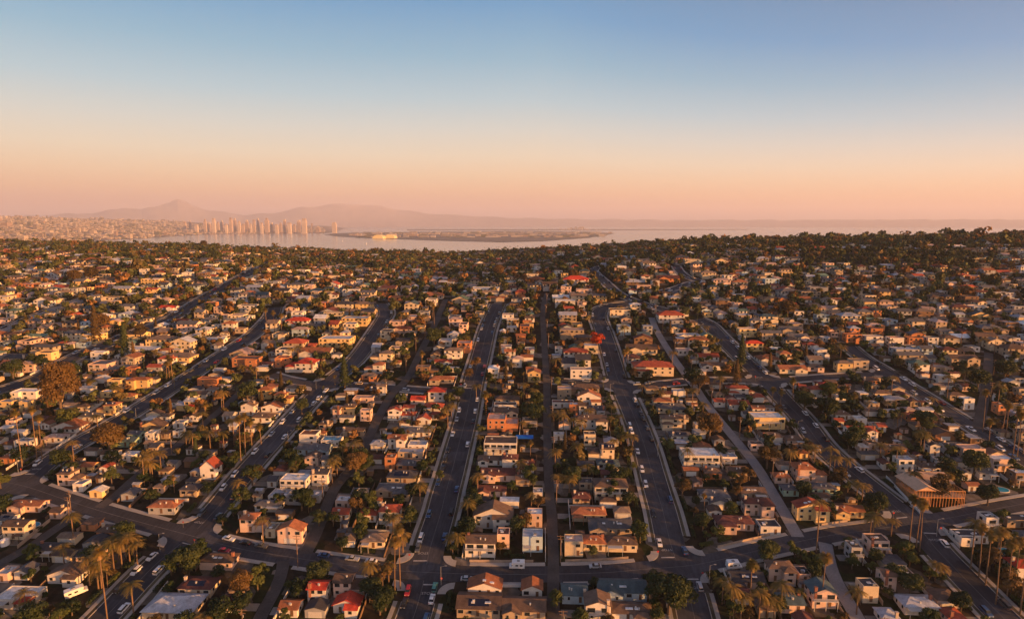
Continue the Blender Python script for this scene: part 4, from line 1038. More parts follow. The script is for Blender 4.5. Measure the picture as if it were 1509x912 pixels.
# traced trees: px, py(base), radius px, kind
TREES = [(92,625,30,'G'),(162,668,26,'b'),(72,608,16,'t'),(97,632,14,'t'),(1,720,14,'t'),(185,525,22,'c'),(142,505,19,'c'),(365,595,16,'t'),(508,572,10,'c'),(525,700,18,'b'),(530,690,15,'t'),(529,720,12,'t'),(372,715,15,'t'),(378,705,10,'t'),(625,698,15,'t'),(640,660,10,'t'),
 (985,905,34,'B'),(1000,895,26,'t'),(965,890,22,'t'),(1130,826,16,'B'),(1205,700,8,'t'),(440,690,8,'t'),(445,610,9,'t'),(590,650,8,'t'),(605,775,12,'t'),(880,515,12,'r'),(1290,765,18,'B'),(1130,690,18,'t'),(1045,650,22,'b'),(1358,640,16,'B'),(1030,580,16,'t'),(1020,572,12,'t'),(1085,565,6,'c'),(1092,540,9,'c'),(597,530,11,'t'),(640,510,14,'t'),
 (356,880,20,'b'),(380,870,16,'t'),(275,850,22,'B'),(355,905,16,'t'),(470,775,10,'t'),(412,748,11,'t'),(445,752,17,'B'),(550,760,12,'t'),(575,770,12,'t'),(790,625,16,'B'),(790,600,10,'t'),(780,712,14,'t'),(790,793,8,'t'),(870,765,9,'t'),(835,800,9,'t'),(820,695,10,'t'),(1385,740,16,'t'),(1455,745,13,'B'),(1435,700,16,'B'),(1185,605,14,'B'),(1215,620,20,'B'),(1340,880,16,'B'),(1415,905,14,'B'),(1255,838,10,'t'),(1205,842,12,'t'),
 (560,905,22,'B'),(545,885,18,'B'),(472,860,18,'B'),(440,880,14,'t'),(820,895,14,'t'),(1340,835,15,'t'),(1250,665,14,'B'),(1263,655,14,'t'),(360,660,10,'t'),(110,560,12,'t'),(60,545,12,'t'),(20,560,12,'B'),(110,420,26,'b'),(135,415,22,'b'),(150,490,14,'b'),(210,500,14,'t'),(1160,470,14,'b'),(1200,470,12,'t'),(735,410,12,'b'),(845,415,9,'b'),(300,365,10,'b'),(1220,590,12,'t'),(1440,575,18,'B'),(1480,560,16,'B'),(600,630,9,'t'),(1090,720,10,'t'),(900,735,14,'t'),(905,720,10,'t'),(898,700,9,'t'),(865,705,9,'t'),(650,708,12,'t'),(675,590,9,'t'),(700,545,9,'t'),(692,560,8,'t')]
for (px, py, r, kd) in TREES:
    g = unproj(px, py)
    if g is None: continue
    R = r / F * math.hypot(g[0], g[1])
    if kd == 'c': add_tree('c', g[0], g[1], min(2.2, R / 3.4 if r > 15 else R / 2.2))
    elif kd == 'G': add_tree('b', g[0], g[1], 1.25, TP_GIANT, desc='giant towering sunlit-tinted rust-brown tree')
    elif kd == 'r': add_tree('r', g[0], g[1], R / 3.0, desc='single bright red leafy tree beside the street')
    elif kd in 'bB': add_tree('b', g[0], g[1], min(R / (6.0 if kd == 'b' else 5.2), 1.3), TP_BIG if kd == 'b' else TP_BIGD)
    else: add_tree('t', g[0], g[1], min(R / 3.0, 1.8))
# scattered garden trees and shrubs
ALLH = [h['r'] for h in IND] ; 
def free(x, y, pad):
    r = [x - pad, x + pad, y - pad, y + pad]
    if ghit(r, 0): return False
    return road_clear(x, y) > pad * .5 + .3
pts = []
for yy in np.arange(165, 1340, 6.2):
    step = 6.2 if yy < 500 else 7.5
    xx = -1.0 * yy
    while xx < .95 * yy:
        pts.append((xx + random.uniform(-2.6, 2.6), yy + random.uniform(-2.6, 2.6))); xx += step
near_t, far_t, shr = [], [], []
for (x, y) in pts:
    px, py = project(x, y, H(x, y))
    if px < -40 or px > 1550 or py > 935: continue
    if y < 500:
        u = random.random()
        if u < .74:
            s = random.uniform(.55, 1.45)
            if y < 330: s = min(s, 1.3)
            if free(x, y, (.62 if y > 330 else .95) * s) and (y > 330 or free(x, y + 2.0 * s, .3)) and road_clear(x, y) > 2.0 + 1.2 * s: near_t.append((x, y, s))
        elif u < .90:
            if free(x, y, .6) and road_clear(x, y) > 2.6: shr.append((x, y, random.uniform(.6, 1.5)))
    else:
        dens = .78 if y < 900 else .95
        if px > 950 and py < 372: dens = .82
        if px < 520 and py < 392: dens = .8
        if canyon(x, y): dens = .7
        if random.random() < dens:
            s = random.uniform(.6, 1.7) * (random.uniform(.9, 1.6) if px > 930 and py < 366 else 1) * (1.7 if random.random() < .07 else 1)
            if free(x, y, .9 * s) and (y > 700 or road_clear(x, y) > 2.5): far_t.append((x, y, s))
near_t.sort(key=lambda t: t[1]); nfree = 296 - len(TREEITEMS)
npalm = 0
for i, (x, y, s) in enumerate(near_t):
    if random.random() < .06 and len(PALMITEMS) < 290: add_tree(random.choice('qqf'), x, y, s * 1.0, None, random.uniform(4.5, 9)); continue
    if random.random() < .03: add_tree('c', x, y, s * .7); continue
    if len(TREEITEMS) < 296: add_tree('t', x, y, s)
    else: far_t.append((x, y, s * .9))
shr.sort(key=lambda t: t[1])
for (x, y, s) in shr[:300]:
    o = obj('shrub', random.choice(SH), None, (x, y, H(x, y)), random.uniform(0, 6), (s, s, s * random.uniform(.7, 1.1)))
    nmm = {'leaf_green': 'green', 'leaf_dark': 'dark green', 'leaf_rust_sunlit': 'sunlit-tinted rusty brown'}[o.data.materials[0].name]
    SHITEMS.append((o, x, y, '%s%s garden shrub' % ('low ' if s < 1 else 'large ', nmm)))
for (x, y, s) in shr[300:]: far_t.append((x, y, s * .4))
print('trees', len(TREEITEMS), 'palms', len(PALMITEMS), 'conifers', len(CONITEMS), 'far', len(far_t), 'shrubs', len(shr))
rank_labels(TREEITEMS, '', 'tree', 'tree', 'garden trees')
rank_labels(PALMITEMS, '', 'palm', 'palm tree', 'palm trees')
rank_labels(CONITEMS, '', 'conifer', 'conifer', 'conifers')
rank_labels(SHITEMS, '', 'shrub', 'shrub', 'garden shrubs')
def hedge_proto(seed, m, L=6.0):
    rs = np.random.default_rng(seed); n = 620; P = np.c_[rs.uniform(-L / 2, L / 2, n), rs.uniform(-.55, .55, n), rs.uniform(0, 1.35, n)]
    k = rs.integers(0, 3, n); P[k == 0, 2] = 1.3 + rs.normal(size=(k == 0).sum()) * .08; P[k == 1, 1] = -.55; P[k == 2, 1] = .55
    Nn = np.zeros((n, 3)); Nn[k == 0, 2] = 1; Nn[k == 1, 1] = -1; Nn[k == 2, 1] = 1; Nn += rs.normal(size=(n, 3)) * .4; Nn /= np.linalg.norm(Nn, axis=1)[:, None]
    V, Fc = leaf_quads(P, Nn, .2, rs); return np_mesh('hedge', V, Fc, m)
HP = [hedge_proto(41, M_LEAFD), hedge_proto(42, M_LEAF), hedge_proto(43, M_LEAFD, 8.0)]
HEDGE = []
for rd in ('A', 'B', 'L2', 'L1', 'R2', 'C1', 'R3'):
    P = resample(ROADS[rd]['P'], 8.5); T = np.gradient(P, axis=0)
    for p, t in zip(P, T):
        if p[1] > 430: continue
        t = t / np.hypot(*t)
        for sd_ in (-1, 1):
            q = p + np.array([t[1], -t[0]]) * sd_ * (ROADS[rd]['w'] / 2 + random.uniform(4.0, 5.2))
            if random.random() > .5 or road_clear(q[0] - t[0] * 4, q[1] - t[1] * 4) < 2 or road_clear(q[0] + t[0] * 4, q[1] + t[1] * 4) < 2: continue
            if not all(free(q[0] + t[0] * u, q[1] + t[1] * u, .7) for u in (-3, 0, 3)): continue
            px, py = project(q[0], q[1], H(*q))
            if px < -20 or px > 1530: continue
            o = obj('hedge', random.choice(HP), None, (q[0], q[1], H(*q))); o.rotation_mode = 'QUATERNION'
            e3 = Vector((t[0], t[1], (H(q[0] + t[0], q[1] + t[1]) - H(*q)))).normalized(); n3 = Vector((0, 0, 1)); y3 = n3.cross(e3).normalized(); z3 = e3.cross(y3)
            o.rotation_quaternion = Matrix((e3, y3, z3)).transposed().to_quaternion(); HEDGE.append((o, q[0], q[1], 'clipped green hedge'))
rank_labels(HEDGE, '', 'hedge', 'hedge', 'hedges along the front yards')
# merged distant trees
def far_forest(T, name, label, fine):
    rs = np.random.default_rng(77); Vs, Cs = [], []
    pal = np.array([(.05, .062, .022), (.075, .078, .028), (.036, .045, .02), (.11, .085, .035), (.17, .09, .035), (.06, .066, .026), (.038, .05, .024), (.09, .10, .035)])  # orange and olive entries put low sunlight into the tree colours
    for (x, y, s) in T:
        n = 230 if y < 620 else 130 if y < 900 else 70
        if s < .65: n = n // 2
        tall = rs.uniform() < .13
        if tall:      # palm-like or conifer-like spire
            Ht = rs.uniform(8, 14); R = 1.3; P, Nn, _ = crown_points(n // 2, 3, R, 2.4, Ht - 2.2, rs)
            tk = np.c_[np.zeros(10), np.zeros(10), np.linspace(0, Ht - 1, 10)]; P = np.r_[P, tk]; Nn = np.r_[Nn, np.tile([[0, -1, 0.01]], (10, 1))]
        else:
            R = 2.9 * s; P, Nn, _ = crown_points(n, 7, R, 5.2 * s, .2, rs)
        sz = R * .26 if not tall else .4
        V, _f = leaf_quads(P, Nn, sz, rs); V = V + np.array([x, y, H(x, y)])
        c = pal[rs.integers(len(pal))] * rs.uniform(.8, 1.25); Vs.append(V); Cs.append(np.repeat(np.tile(c, (len(P), 1)) * rs.uniform(.75, 1.3, (len(P), 1)), 4, 0))
    V = np.concatenate(Vs); Cc = np.concatenate(Cs); n = len(V)
    me = bpy.data.meshes.new(name); me.vertices.add(n); me.vertices.foreach_set('co', V.astype(np.float32).ravel())
    me.loops.add(n); me.loops.foreach_set('vertex_index', np.arange(n, dtype=np.int32))
    me.polygons.add(n // 4); me.polygons.foreach_set('loop_start', np.arange(0, n, 4, dtype=np.int32)); me.polygons.foreach_set('loop_total', np.full(n // 4, 4, dtype=np.int32))
    at = me.color_attributes.new('col', 'FLOAT_COLOR', 'POINT'); at.data.foreach_set('color', np.c_[Cc, np.ones(n)].astype(np.float32).ravel())
    me.materials.append(M_FART); me.update(calc_edges=True)
    o = obj(name, me); tagp(o, label, 'trees', None, 'stuff')
far_forest(far_t, 'distant_trees', 'mass of distant trees between the houses up to the wooded ridge', False)

# ------------------------------------------------------------------ cars
CARC = dict(w=('white', (.75, .75, .76)), s=('silver', (.40, .42, .45)), k=('black', (.02, .02, .022)), g=('dark grey', (.09, .095, .10)), b=('blue', (.03, .08, .20)), r=('red', (.35, .02, .025)), t=('teal', (.05, .20, .20)), c=('beige', (.45, .38, .30)))
def car_paint(k):
    m, nt, b = nt_new('car_paint_' + CARC[k][0].replace(' ', '_')); b.inputs['Base Color'].default_value = (*CARC[k][1], 1); b.inputs['Roughness'].default_value = .28
    b.inputs['Coat Weight'].default_value = .4; return m
CM = {k: car_paint(k) for k in CARC}
def prof_mesh(name, prof, wbot, wtop, mats):
    """side profile (y,z) lofted across x; width narrows with height"""
    mb = MB(); zs = [p[1] for p in prof]; z0, z1 = min(zs), max(zs)
    def hw(z): return (wbot + (wtop - wbot) * (z - z0) / (z1 - z0 + 1e-6)) / 2
    n = len(prof)
    Lf = [(-hw(z), y, z) for y, z in prof]; Rt = [(hw(z), y, z) for y, z in prof]
    for i in range(n):
        j = (i + 1) % n; mb.face([Lf[i], Rt[i], Rt[j], Lf[j]])
    mb.face(Lf[::-1]); mb.face(Rt); return mb.mesh(name, mats)
CARK = {}
def car_meshes(kind, col):
    if (kind, col) in CARK: return CARK[kind, col]
    m = CM[col]
    if kind == 'sedan':
        body = [(-2.3, .3), (-2.32, .75), (-2.1, .92), (-1.3, .98), (1.1, .98), (2.15, .82), (2.3, .6), (2.28, .3)]
        cab = [(-1.75, .96), (-1.1, 1.40), (.35, 1.42), (1.15, .96)]; roofp = [(-1.08, 1.405), (-1.0, 1.45), (.28, 1.47), (.34, 1.425)]
    elif kind == 'suv':
        body = [(-2.3, .35), (-2.33, .85), (-2.25, 1.05), (1.2, 1.08), (2.15, .98), (2.3, .75), (2.3, .35)]
        cab = [(-2.2, 1.06), (-1.95, 1.62), (.5, 1.66), (1.25, 1.06)]; roofp = [(-1.95, 1.63), (-1.85, 1.72), (.38, 1.75), (.5, 1.67)]
    elif kind == 'pickup':
        body = [(-2.7, .4), (-2.72, 1.0), (-.95, 1.02), (-.94, .7), (-.93, 1.08), (1.5, 1.10), (2.55, 1.0), (2.65, .75), (2.65, .4)]
        cab = [(-.8, 1.08), (-.6, 1.66), (.7, 1.68), (1.4, 1.08)]; roofp = [(-.6, 1.67), (-.5, 1.76), (.6, 1.78), (.7, 1.69)]
    else:
        body = [(-2.4, .35), (-2.42, 1.15), (1.8, 1.15), (2.3, .95), (2.42, .7), (2.42, .35)]
        cab = [(-2.38, 1.14), (-2.25, 1.78), (1.1, 1.82), (1.8, 1.14)]; roofp = [(-2.26, 1.79), (-2.15, 1.93), (1.0, 1.95), (1.1, 1.83)]
    r = (prof_mesh('body', body, 1.78, 1.72, [m]), prof_mesh('window_glass', cab, 1.62, 1.3, [M_GLASS]), prof_mesh('car_roof', roofp, 1.34, 1.24, [m]))
    CARK[kind, col] = r; return r
wb = MB(); wb.tube((-.12, 0, 0), (.12, 0, 0), .33, .33, 12, 0); wb.tube((-.13, 0, 0), (.13, 0, 0), .18, .18, 8, 1); WHEEL = wb.mesh('wheel', [M_TYRE, M_METAL])
lb = MB(); lb.box(-.2, .2, -.05, .05, -.09, .09); HEADL = lb.mesh('headlight', [mat('lamp_lens', (.6, .6, .58), .2, .02)])
TAILL = lb.mesh('tail_light', [mat('tail_lens', (.35, .01, .01), .3, .02)])
CARITEMS = []
def slope_rot(x, y, heading):
    """matrix seating a thing on the ground with +y along heading"""
    e = .8; n = Vector((-(H(x + e, y) - H(x - e, y)) / (2 * e), -(H(x, y + e) - H(x, y - e)) / (2 * e), 1)).normalized()
    f = Vector((math.cos(heading), math.sin(heading), 0)); f = (f - n * f.dot(n)).normalized(); r = f.cross(n)
    return Matrix((r, f, n)).transposed()
CARXY = []
def add_car(x, y, heading, kind, col, lift=.09):
    for (a, b) in CARXY:
        if math.hypot(a - x, b - y) < 4.9: return
    CARXY.append((x, y))
    root = bpy.data.objects.new({'sedan': 'car', 'suv': 'car', 'pickup': 'pickup_truck', 'van': 'van'}[kind], None); C.objects.link(root)
    root.rotation_mode = 'QUATERNION'; root.rotation_quaternion = slope_rot(x, y, heading).to_quaternion(); root.location = (x, y, H(x, y) + lift)
    b, g, r = car_meshes(kind, col)
    obj('body', b, root); obj('window_glass', g, root); obj('car_roof', r, root)
    L = {'sedan': 1.42, 'suv': 1.45, 'pickup': 1.75, 'van': 1.55}[kind]
    for sx in (-.80, .80):
        for sy in (-L, L): obj('wheel', WHEEL, root, (sx, sy, .33))
    Lf = {'sedan': 2.27, 'suv': 2.28, 'pickup': 2.62, 'van': 2.38}[kind]
    if y < 330:
        for sx in (-.62, .62): obj('headlight', HEADL, root, (sx, Lf, .66)); obj('tail_light', TAILL, root, (sx, -Lf - .02, .72))
    nm = {'sedan': 'sedan', 'suv': 'SUV', 'pickup': 'pickup truck', 'van': 'van'}[kind]
    CARITEMS.append((root, x, y, '%s %s parked at the kerb' % (CARC[col][0], nm), {'sedan': 'car', 'suv': 'car', 'pickup': 'pickup truck', 'van': 'van'}[kind]))
# traced cars: px, py, road, kind, colour
CARS = [(227,822,'L2','sedan','w'),(205,843,'L2','suv','w'),(215,832,'L2','sedan','k'),(243,843,'L2','van','w'),(232,855,'L2','sedan','g'),(174,869,'L2','suv','k'),(186,898,'L2','suv','w'),(296,757,'L2','suv','g'),(318,762,'L2','sedan','g'),(322,752,'L2','sedan','g'),(331,720,'L2','suv','w'),(350,700,'L2','suv','w'),(349,733,'L2','sedan','g'),(382,667,'L2','suv','w'),(403,672,'L2','suv','k'),(410,665,'L2','suv','g'),(407,641,'L2','sedan','s'),(429,645,'L2','sedan','w'),(424,623,'L2','suv','w'),(429,618,'L2','sedan','r'),(439,608,'L2','sedan','s'),(449,620,'L2','van','w'),(472,603,'L2','sedan','k'),(477,596,'L2','suv','w'),(480,588,'L2','suv','w'),
 (337,796,'C1','pickup','w'),(363,800,'C1','sedan','k'),(386,805,'C1','pickup','g'),(336,808,'C1','sedan','r'),(478,819,'C1','sedan','b'),(520,824,'C1','pickup','s'),(548,826,'C1','sedan','w'),(689,849,'C1','sedan','s'),(877,835,'C1','sedan','s'),
 (620,795,'A','van','w'),(616,809,'A','suv','g'),(631,759,'A','suv','b'),(653,792,'A','sedan','b'),(597,872,'A','suv','r'),(592,890,'A','sedan','k'),(590,905,'A','pickup','t'),(640,867,'A','suv','t'),(635,884,'A','sedan','w'),(644,712,'A','suv','b'),(661,664,'A','sedan','k'),(658,670,'A','sedan','g'),(687,656,'A','suv','w'),(692,661,'A','suv','k'),(695,622,'A','sedan','k'),(677,606,'A','suv','w'),(698,607,'A','suv','w'),(701,590,'A','suv','w'),(694,570,'A','suv','s'),(711,552,'A','sedan','r'),
 (976,801,'B','sedan','w'),(963,758,'B','suv','k'),(957,757,'B','sedan','g'),(952,715,'B','suv','w'),(944,693,'B','suv','w'),(942,685,'B','sedan','b'),(936,666,'B','sedan','w'),(925,637,'B','suv','w'),(921,629,'B','van','w'),(953,648,'B','suv','k'),(951,632,'B','suv','g'),(938,610,'B','sedan','g'),(930,591,'B','van','w'),(1034,866,'B','suv','s'),(891,546,'B','sedan','b'),(888,538,'B','sedan','s'),(886,523,'B','sedan','w'),(905,518,'B','suv','k'),
 (1384,802,'R2','suv','w'),(1399,815,'R2','pickup','s'),(1464,903,'R2','suv','b'),(1262,694,'R2','suv','w'),(1245,700,'R2','suv','s'),(1252,708,'R2','suv','k'),(1183,610,'R2','suv','w'),(1186,616,'R2','suv','w'),(1198,628,'R2','suv','w'),(1204,634,'R2','suv','s'),(1216,648,'R2','suv','k'),(1223,654,'R2','suv','k'),(1182,636,'R2','suv','s'),(1209,662,'R2','suv','s'),(1148,601,'R2','sedan','g'),(1085,513,'R2','suv','w'),(1080,505,'R2','suv','w'),(1107,537,'R2','sedan','g'),(1098,528,'R2','suv','w'),
 (1482,662,'R3','suv','w'),(1450,656,'R3','suv','b'),(1418,634,'R3','pickup','w'),(1414,637,'R3','suv','w'),(1330,581,'R3','suv','s'),(1325,577,'R3','suv','g'),(1350,594,'R3','van','w'),(1275,534,'R3','suv','w'),(1357,590,'R3','sedan','k'),
 (55,684,'L1','suv','w'),(64,680,'L1','sedan','w'),(129,662,'L1','suv','w'),(133,644,'L1','suv','g'),(195,607,'L1','suv','w'),(235,580,'L1','suv','s'),(248,569,'L1','suv','w'),(265,560,'L1','sedan','g'),(280,562,'L1','suv','g'),(306,533,'L1','suv','s'),(337,516,'L1','suv','w'),(365,497,'L1','suv','k')]
for (px, py, rd, kind, col) in CARS:
    g = unproj(px, py)
    if g is None: continue
    P = ROADS[rd]['P']; i = int(np.argmin(np.hypot(P[:, 0] - g[0], P[:, 1] - g[1]))); j = min(i + 1, len(P) - 1); k = max(i - 1, 0)
    t = P[j] - P[k]; t /= np.hypot(*t); v = np.array(g) - P[i]; nrm = np.array([t[1], -t[0]]); o_ = float(v @ nrm)
    s = 1 if o_ > 0 else -1; al = float(v @ t); hw = ROADS[rd]['w'] / 2
    q = P[i] + t * al + nrm * s * (hw - 1.15)
    hd = math.atan2(t[1], t[0]) + (0 if s > 0 else PI)
    add_car(q[0], q[1], hd, kind, col, ROADS[rd]['lift'])
# more cars parked up the farther streets
for rd in ('A', 'B', 'L2', 'L1', 'R2', 'R3', 'K', 'J', 'M', 'Q', 'C2', 'C3'):
    P = ROADS[rd]['P'][::1]; i0 = len(ROADS); idx = list(ROADS).index(rd)
    for i in range(2, len(P) - 2, 2):
        near_ = P[i][1] < (440 if rd in 'ABL2L1R2' else 250)
        for s in (-1, 1):
            if random.random() > (.20 if near_ else .42): continue
            t = P[i + 1] - P[i - 1]; t /= np.hypot(*t); q = P[i] + np.array([t[1], -t[0]]) * s * (ROADS[rd]['w'] / 2 - 1.15)
            if road_clear(q[0], q[1], skip=idx) < 2: continue
            if len(CARITEMS) > 295: continue
            add_car(q[0], q[1], math.atan2(t[1], t[0]) + (0 if s > 0 else PI), random.choice(['sedan', 'suv', 'suv', 'van', 'pickup']), random.choice('wwssggkkkbcbr'), ROADS[rd]['lift'])
for ct, grp in (('car', 'cars parked along the kerbs'), ('pickup truck', 'parked pickup trucks'), ('van', 'parked vans')):
    rank_labels([i[:4] for i in CARITEMS if i[4] == ct], '', ct.split()[0], ct, grp)
print('cars', len(CARITEMS))

# motorhome, jeep-like white truck, box truck on the near cross street
def motorhome(px, py, heading, L, label, name='motorhome'):
    g = unproj(px, py); root = bpy.data.objects.new(name, None); C.objects.link(root); root.rotation_mode = 'QUATERNION'
    root.rotation_quaternion = slope_rot(g[0], g[1], heading).to_quaternion(); root.location = (g[0], g[1], H(*g) + .08)
    wm = CM['w']; h = L / 2
    obj('body', prof_mesh('body', [(-h, .5), (-h, 2.75), (-h + .2, 2.95), (h - 1.6, 2.95), (h - .5, 2.7), (h - .35, 2.0), (h - .9, 1.9), (h - .3, 1.3), (h + .5, 1.15), (h + .6, .5)], 2.3, 2.2, [wm]), root)
    m = MB(); m.box(-.9, .9, h - .75, h - .3, 1.35, 1.85); obj('windscreen', m.mesh('windscreen', [M_GLASS]), root)
    for sx in (-1, 1):
        for yy in (-h * .5, 0.3):
            m = MB(); m.box(sx * 1.13 - .03, sx * 1.13 + .03, yy - .5, yy + .5, 1.5, 2.1); obj('window', m.mesh('window', [M_GLASS]), root)
        for yy in (-h * .55, h * .75): obj('wheel', WHEEL, root, (sx * 1.0, yy, .38), 0, (1.2, 1.15, 1.15))
    m = MB(); m.box(-.4, .4, -h * .3, h * .1, 2.95, 3.2); obj('roof_air_unit', m.mesh('roof_air_unit', [M_METAL]), root)
    tagp(root, label, 'motorhome' if name == 'motorhome' else 'truck')
motorhome(112, 876, .75, 6.2, 'white motorhome parked on the lawn beside the white house at lower left')
motorhome(763, 836, PI, 5.2, 'boxy cream camper van parked on the near cross street by the white wall')
motorhome(1080, 836, .12, 5.0, 'white work truck with raised doors on the near cross street')

# ------------------------------------------------------------------ poles, lamps, signs, walls, markings
POLE = []
def util_pole(x, y, ht, desc='wooden utility pole with crossarms'):
    root = bpy.data.objects.new('utility_pole', None); C.objects.link(root); root.location = (x, y, H(x, y))
    m = MB(); m.tube((0, 0, -1), (0, 0, ht), .18, .12, 8); obj('post', m.mesh('post', [M_POLE]), root)
    for zz, L in ((ht - .5, 1.4), (ht - 1.6, 1.1)):
        m = MB(); m.box(-L, L, -.07, .07, zz, zz + .14)
        for q in (-.9, -.45, .45, .9): m.box(q * L - .04, q * L + .04, -.04, .04, zz + .14, zz + .3)
        obj('crossarm', m.mesh('crossarm', [M_POLE]), root)
    m = MB(); m.tube((.3, 0, ht - 2.9), (.3, 0, ht - 2.0), .22, .22, 8); obj('transformer', m.mesh('transformer', [M_METAL]), root)
    POLE.append((root, x, y, desc))
for rd, side in (('Z', 1), ('Y', 1), ('W', -1), ('V', 1), ('U', -1), ('T', 1), ('X', -1), ('S', 1)):
    P = resample(ROADS[rd]['P'], 34.0)
    T = np.gradient(P, axis=0)
    for p, t in zip(P, T):
        t = t / np.hypot(*t); q = p + np.array([t[1], -t[0]]) * side * (ROADS[rd]['w'] / 2 + .5)
        if road_clear(q[0], q[1], skip=list(ROADS).index(rd)) > .5: util_pole(q[0], q[1], random.uniform(9.5, 11.5))
for (px, py, ht) in ((439, 836, 13), (103, 772, 12), (1288, 560 + 100, 10), (1203, 812, 13)):
    g = unproj(px, py)
    if g: util_pole(g[0], g[1], ht)
rank_labels(POLE, '', 'pole', 'utility pole', 'utility poles along the alleys')
LAMPS = []
def lamp(px, py):
    g = unproj(px, py)
    if g is None: return
    root = bpy.data.objects.new('street_lamp', None); C.objects.link(root); root.location = (g[0], g[1], H(*g))
    m = MB(); m.tube((0, 0, -.3), (0, 0, 7.2), .11, .07, 8); m.tube((0, 0, 7.1), (1.6, 0, 7.6), .05, .04, 6); obj('post', m.mesh('post', [M_METAL]), root)
    m = MB(); m.box(1.4, 2.2, -.16, .16, 7.52, 7.68); obj('lamp_head', m.mesh('lamp_head', [M_METAL]), root)
    LAMPS.append((root, g[0], g[1], 'grey metal street lamp'))
for p in ((236, 812), (650, 862), (1175, 640), (899, 583), (27, 696), (201, 620), (969, 672), (425, 655), (466, 574), (1045, 860), (1380, 790), (560, 860)): lamp(*p)
rank_labels(LAMPS, '', 'lamp', 'street lamp', 'street lamps')
def text_mesh(s, size, mt):
    cu = bpy.data.curves.new('t', 'FONT'); cu.body = s; cu.size = size; cu.align_x = 'CENTER'; cu.align_y = 'CENTER'; cu.extrude = 0.0
    o = bpy.data.objects.new('t', cu); C.objects.link(o); dg = bpy.context.evaluated_depsgraph_get(); me = bpy.data.meshes.new_from_object(o.evaluated_get(dg))
    me.materials.clear(); me.materials.append(mt); bpy.data.objects.remove(o); return me
STOPT = text_mesh('STOP', 1.7, M_PAINT); STOPS = text_mesh('STOP', .26, M_FRAME)
STOP = []
def stop_at(rd, toward, px, py, tx, ty):
    """line across half the carriageway, word ahead of it; toward: traffic coming at the viewer"""
    g = unproj(px, py); P = ROADS[rd]['P']; i = int(np.argmin(np.hypot(P[:, 0] - g[0], P[:, 1] - g[1]))); i = min(max(i, 1), len(P) - 2)
    t = P[i + 1] - P[i - 1]; t /= np.hypot(*t)
    if t[1] < 0: t = -t
    n = np.array([t[1], -t[0]]); hw = ROADS[rd]['w'] / 2; s = -1 if toward else 1; lift = ROADS[rd]['lift'] + .012
    al = float((np.array(g) - P[i]) @ t); c = P[i] + t * al
    mb = MB(); q = [c + n * s * .2 - t * .3, c + n * s * (hw - .4) - t * .3, c + n * s * (hw - .4) + t * .3, c + n * s * .2 + t * .3]
    if s < 0: q = q[::-1]
    mb.face([(p[0], p[1], H(*p) + lift) for p in q]); o = obj('stop_line', mb.mesh('stop_line', [M_PAINT])); o['kind'] = 'structure'
    g2 = c + n * s * hw * .38 + t * (4.2 if toward else -4.2)
    o = obj('road_marking', STOPT, None, (g2[0], g2[1], H(*g2) + lift)); o['kind'] = 'structure'
    o.rotation_mode = 'QUATERNION'; hd = math.atan2(t[1], t[0]) + (PI if toward else 0); o.rotation_quaternion = slope_rot(g2[0], g2[1], hd).to_quaternion()
    # sign on the kerb
    sp = c + n * s * (hw + 1.0); root = bpy.data.objects.new('stop_sign', None); C.objects.link(root); root.location = (sp[0], sp[1], H(*sp)); root.rotation_euler = (0, 0, hd - PI / 2)
    m = MB(); m.tube((0, .06, -.2), (0, .06, 2.9), .04, .04, 6); obj('post', m.mesh('post', [M_METAL]), root)
    m = MB(); pts = [(.42 * math.cos(PI / 8 + k * PI / 4), 0, 2.5 + .42 * math.sin(PI / 8 + k * PI / 4)) for k in range(8)]
    m.face(pts); m.face([(a, .02, b_) for a, _, b_ in pts][::-1]); obj('sign_face', m.mesh('sign_face', [M_RED]), root)
    o = obj('lettering', STOPS, root, (0, -.012, 2.5)); o.rotation_euler = (PI / 2, 0, 0)
    STOP.append((root, sp[0], sp[1], 'red octagonal stop sign'))
for a in (('A', True, 632, 826, 0, 0), ('A', False, 624, 861, 0, 0), ('B', True, 990, 821, 0, 0), ('B', False, 1012, 853, 0, 0), ('L2', True, 292, 780, 0, 0), ('L2', False, 272, 800, 0, 0), ('R2', True, 1335, 762, 0, 0), ('R2', False, 1362, 785, 0, 0), ('L1', True, 50, 698, 0, 0), ('A', True, 694, 572, 0, 0), ('R2', True, 1128, 560, 0, 0)): stop_at(*a)
rank_labels(STOP, '', 'sign', 'stop sign', 'stop signs')
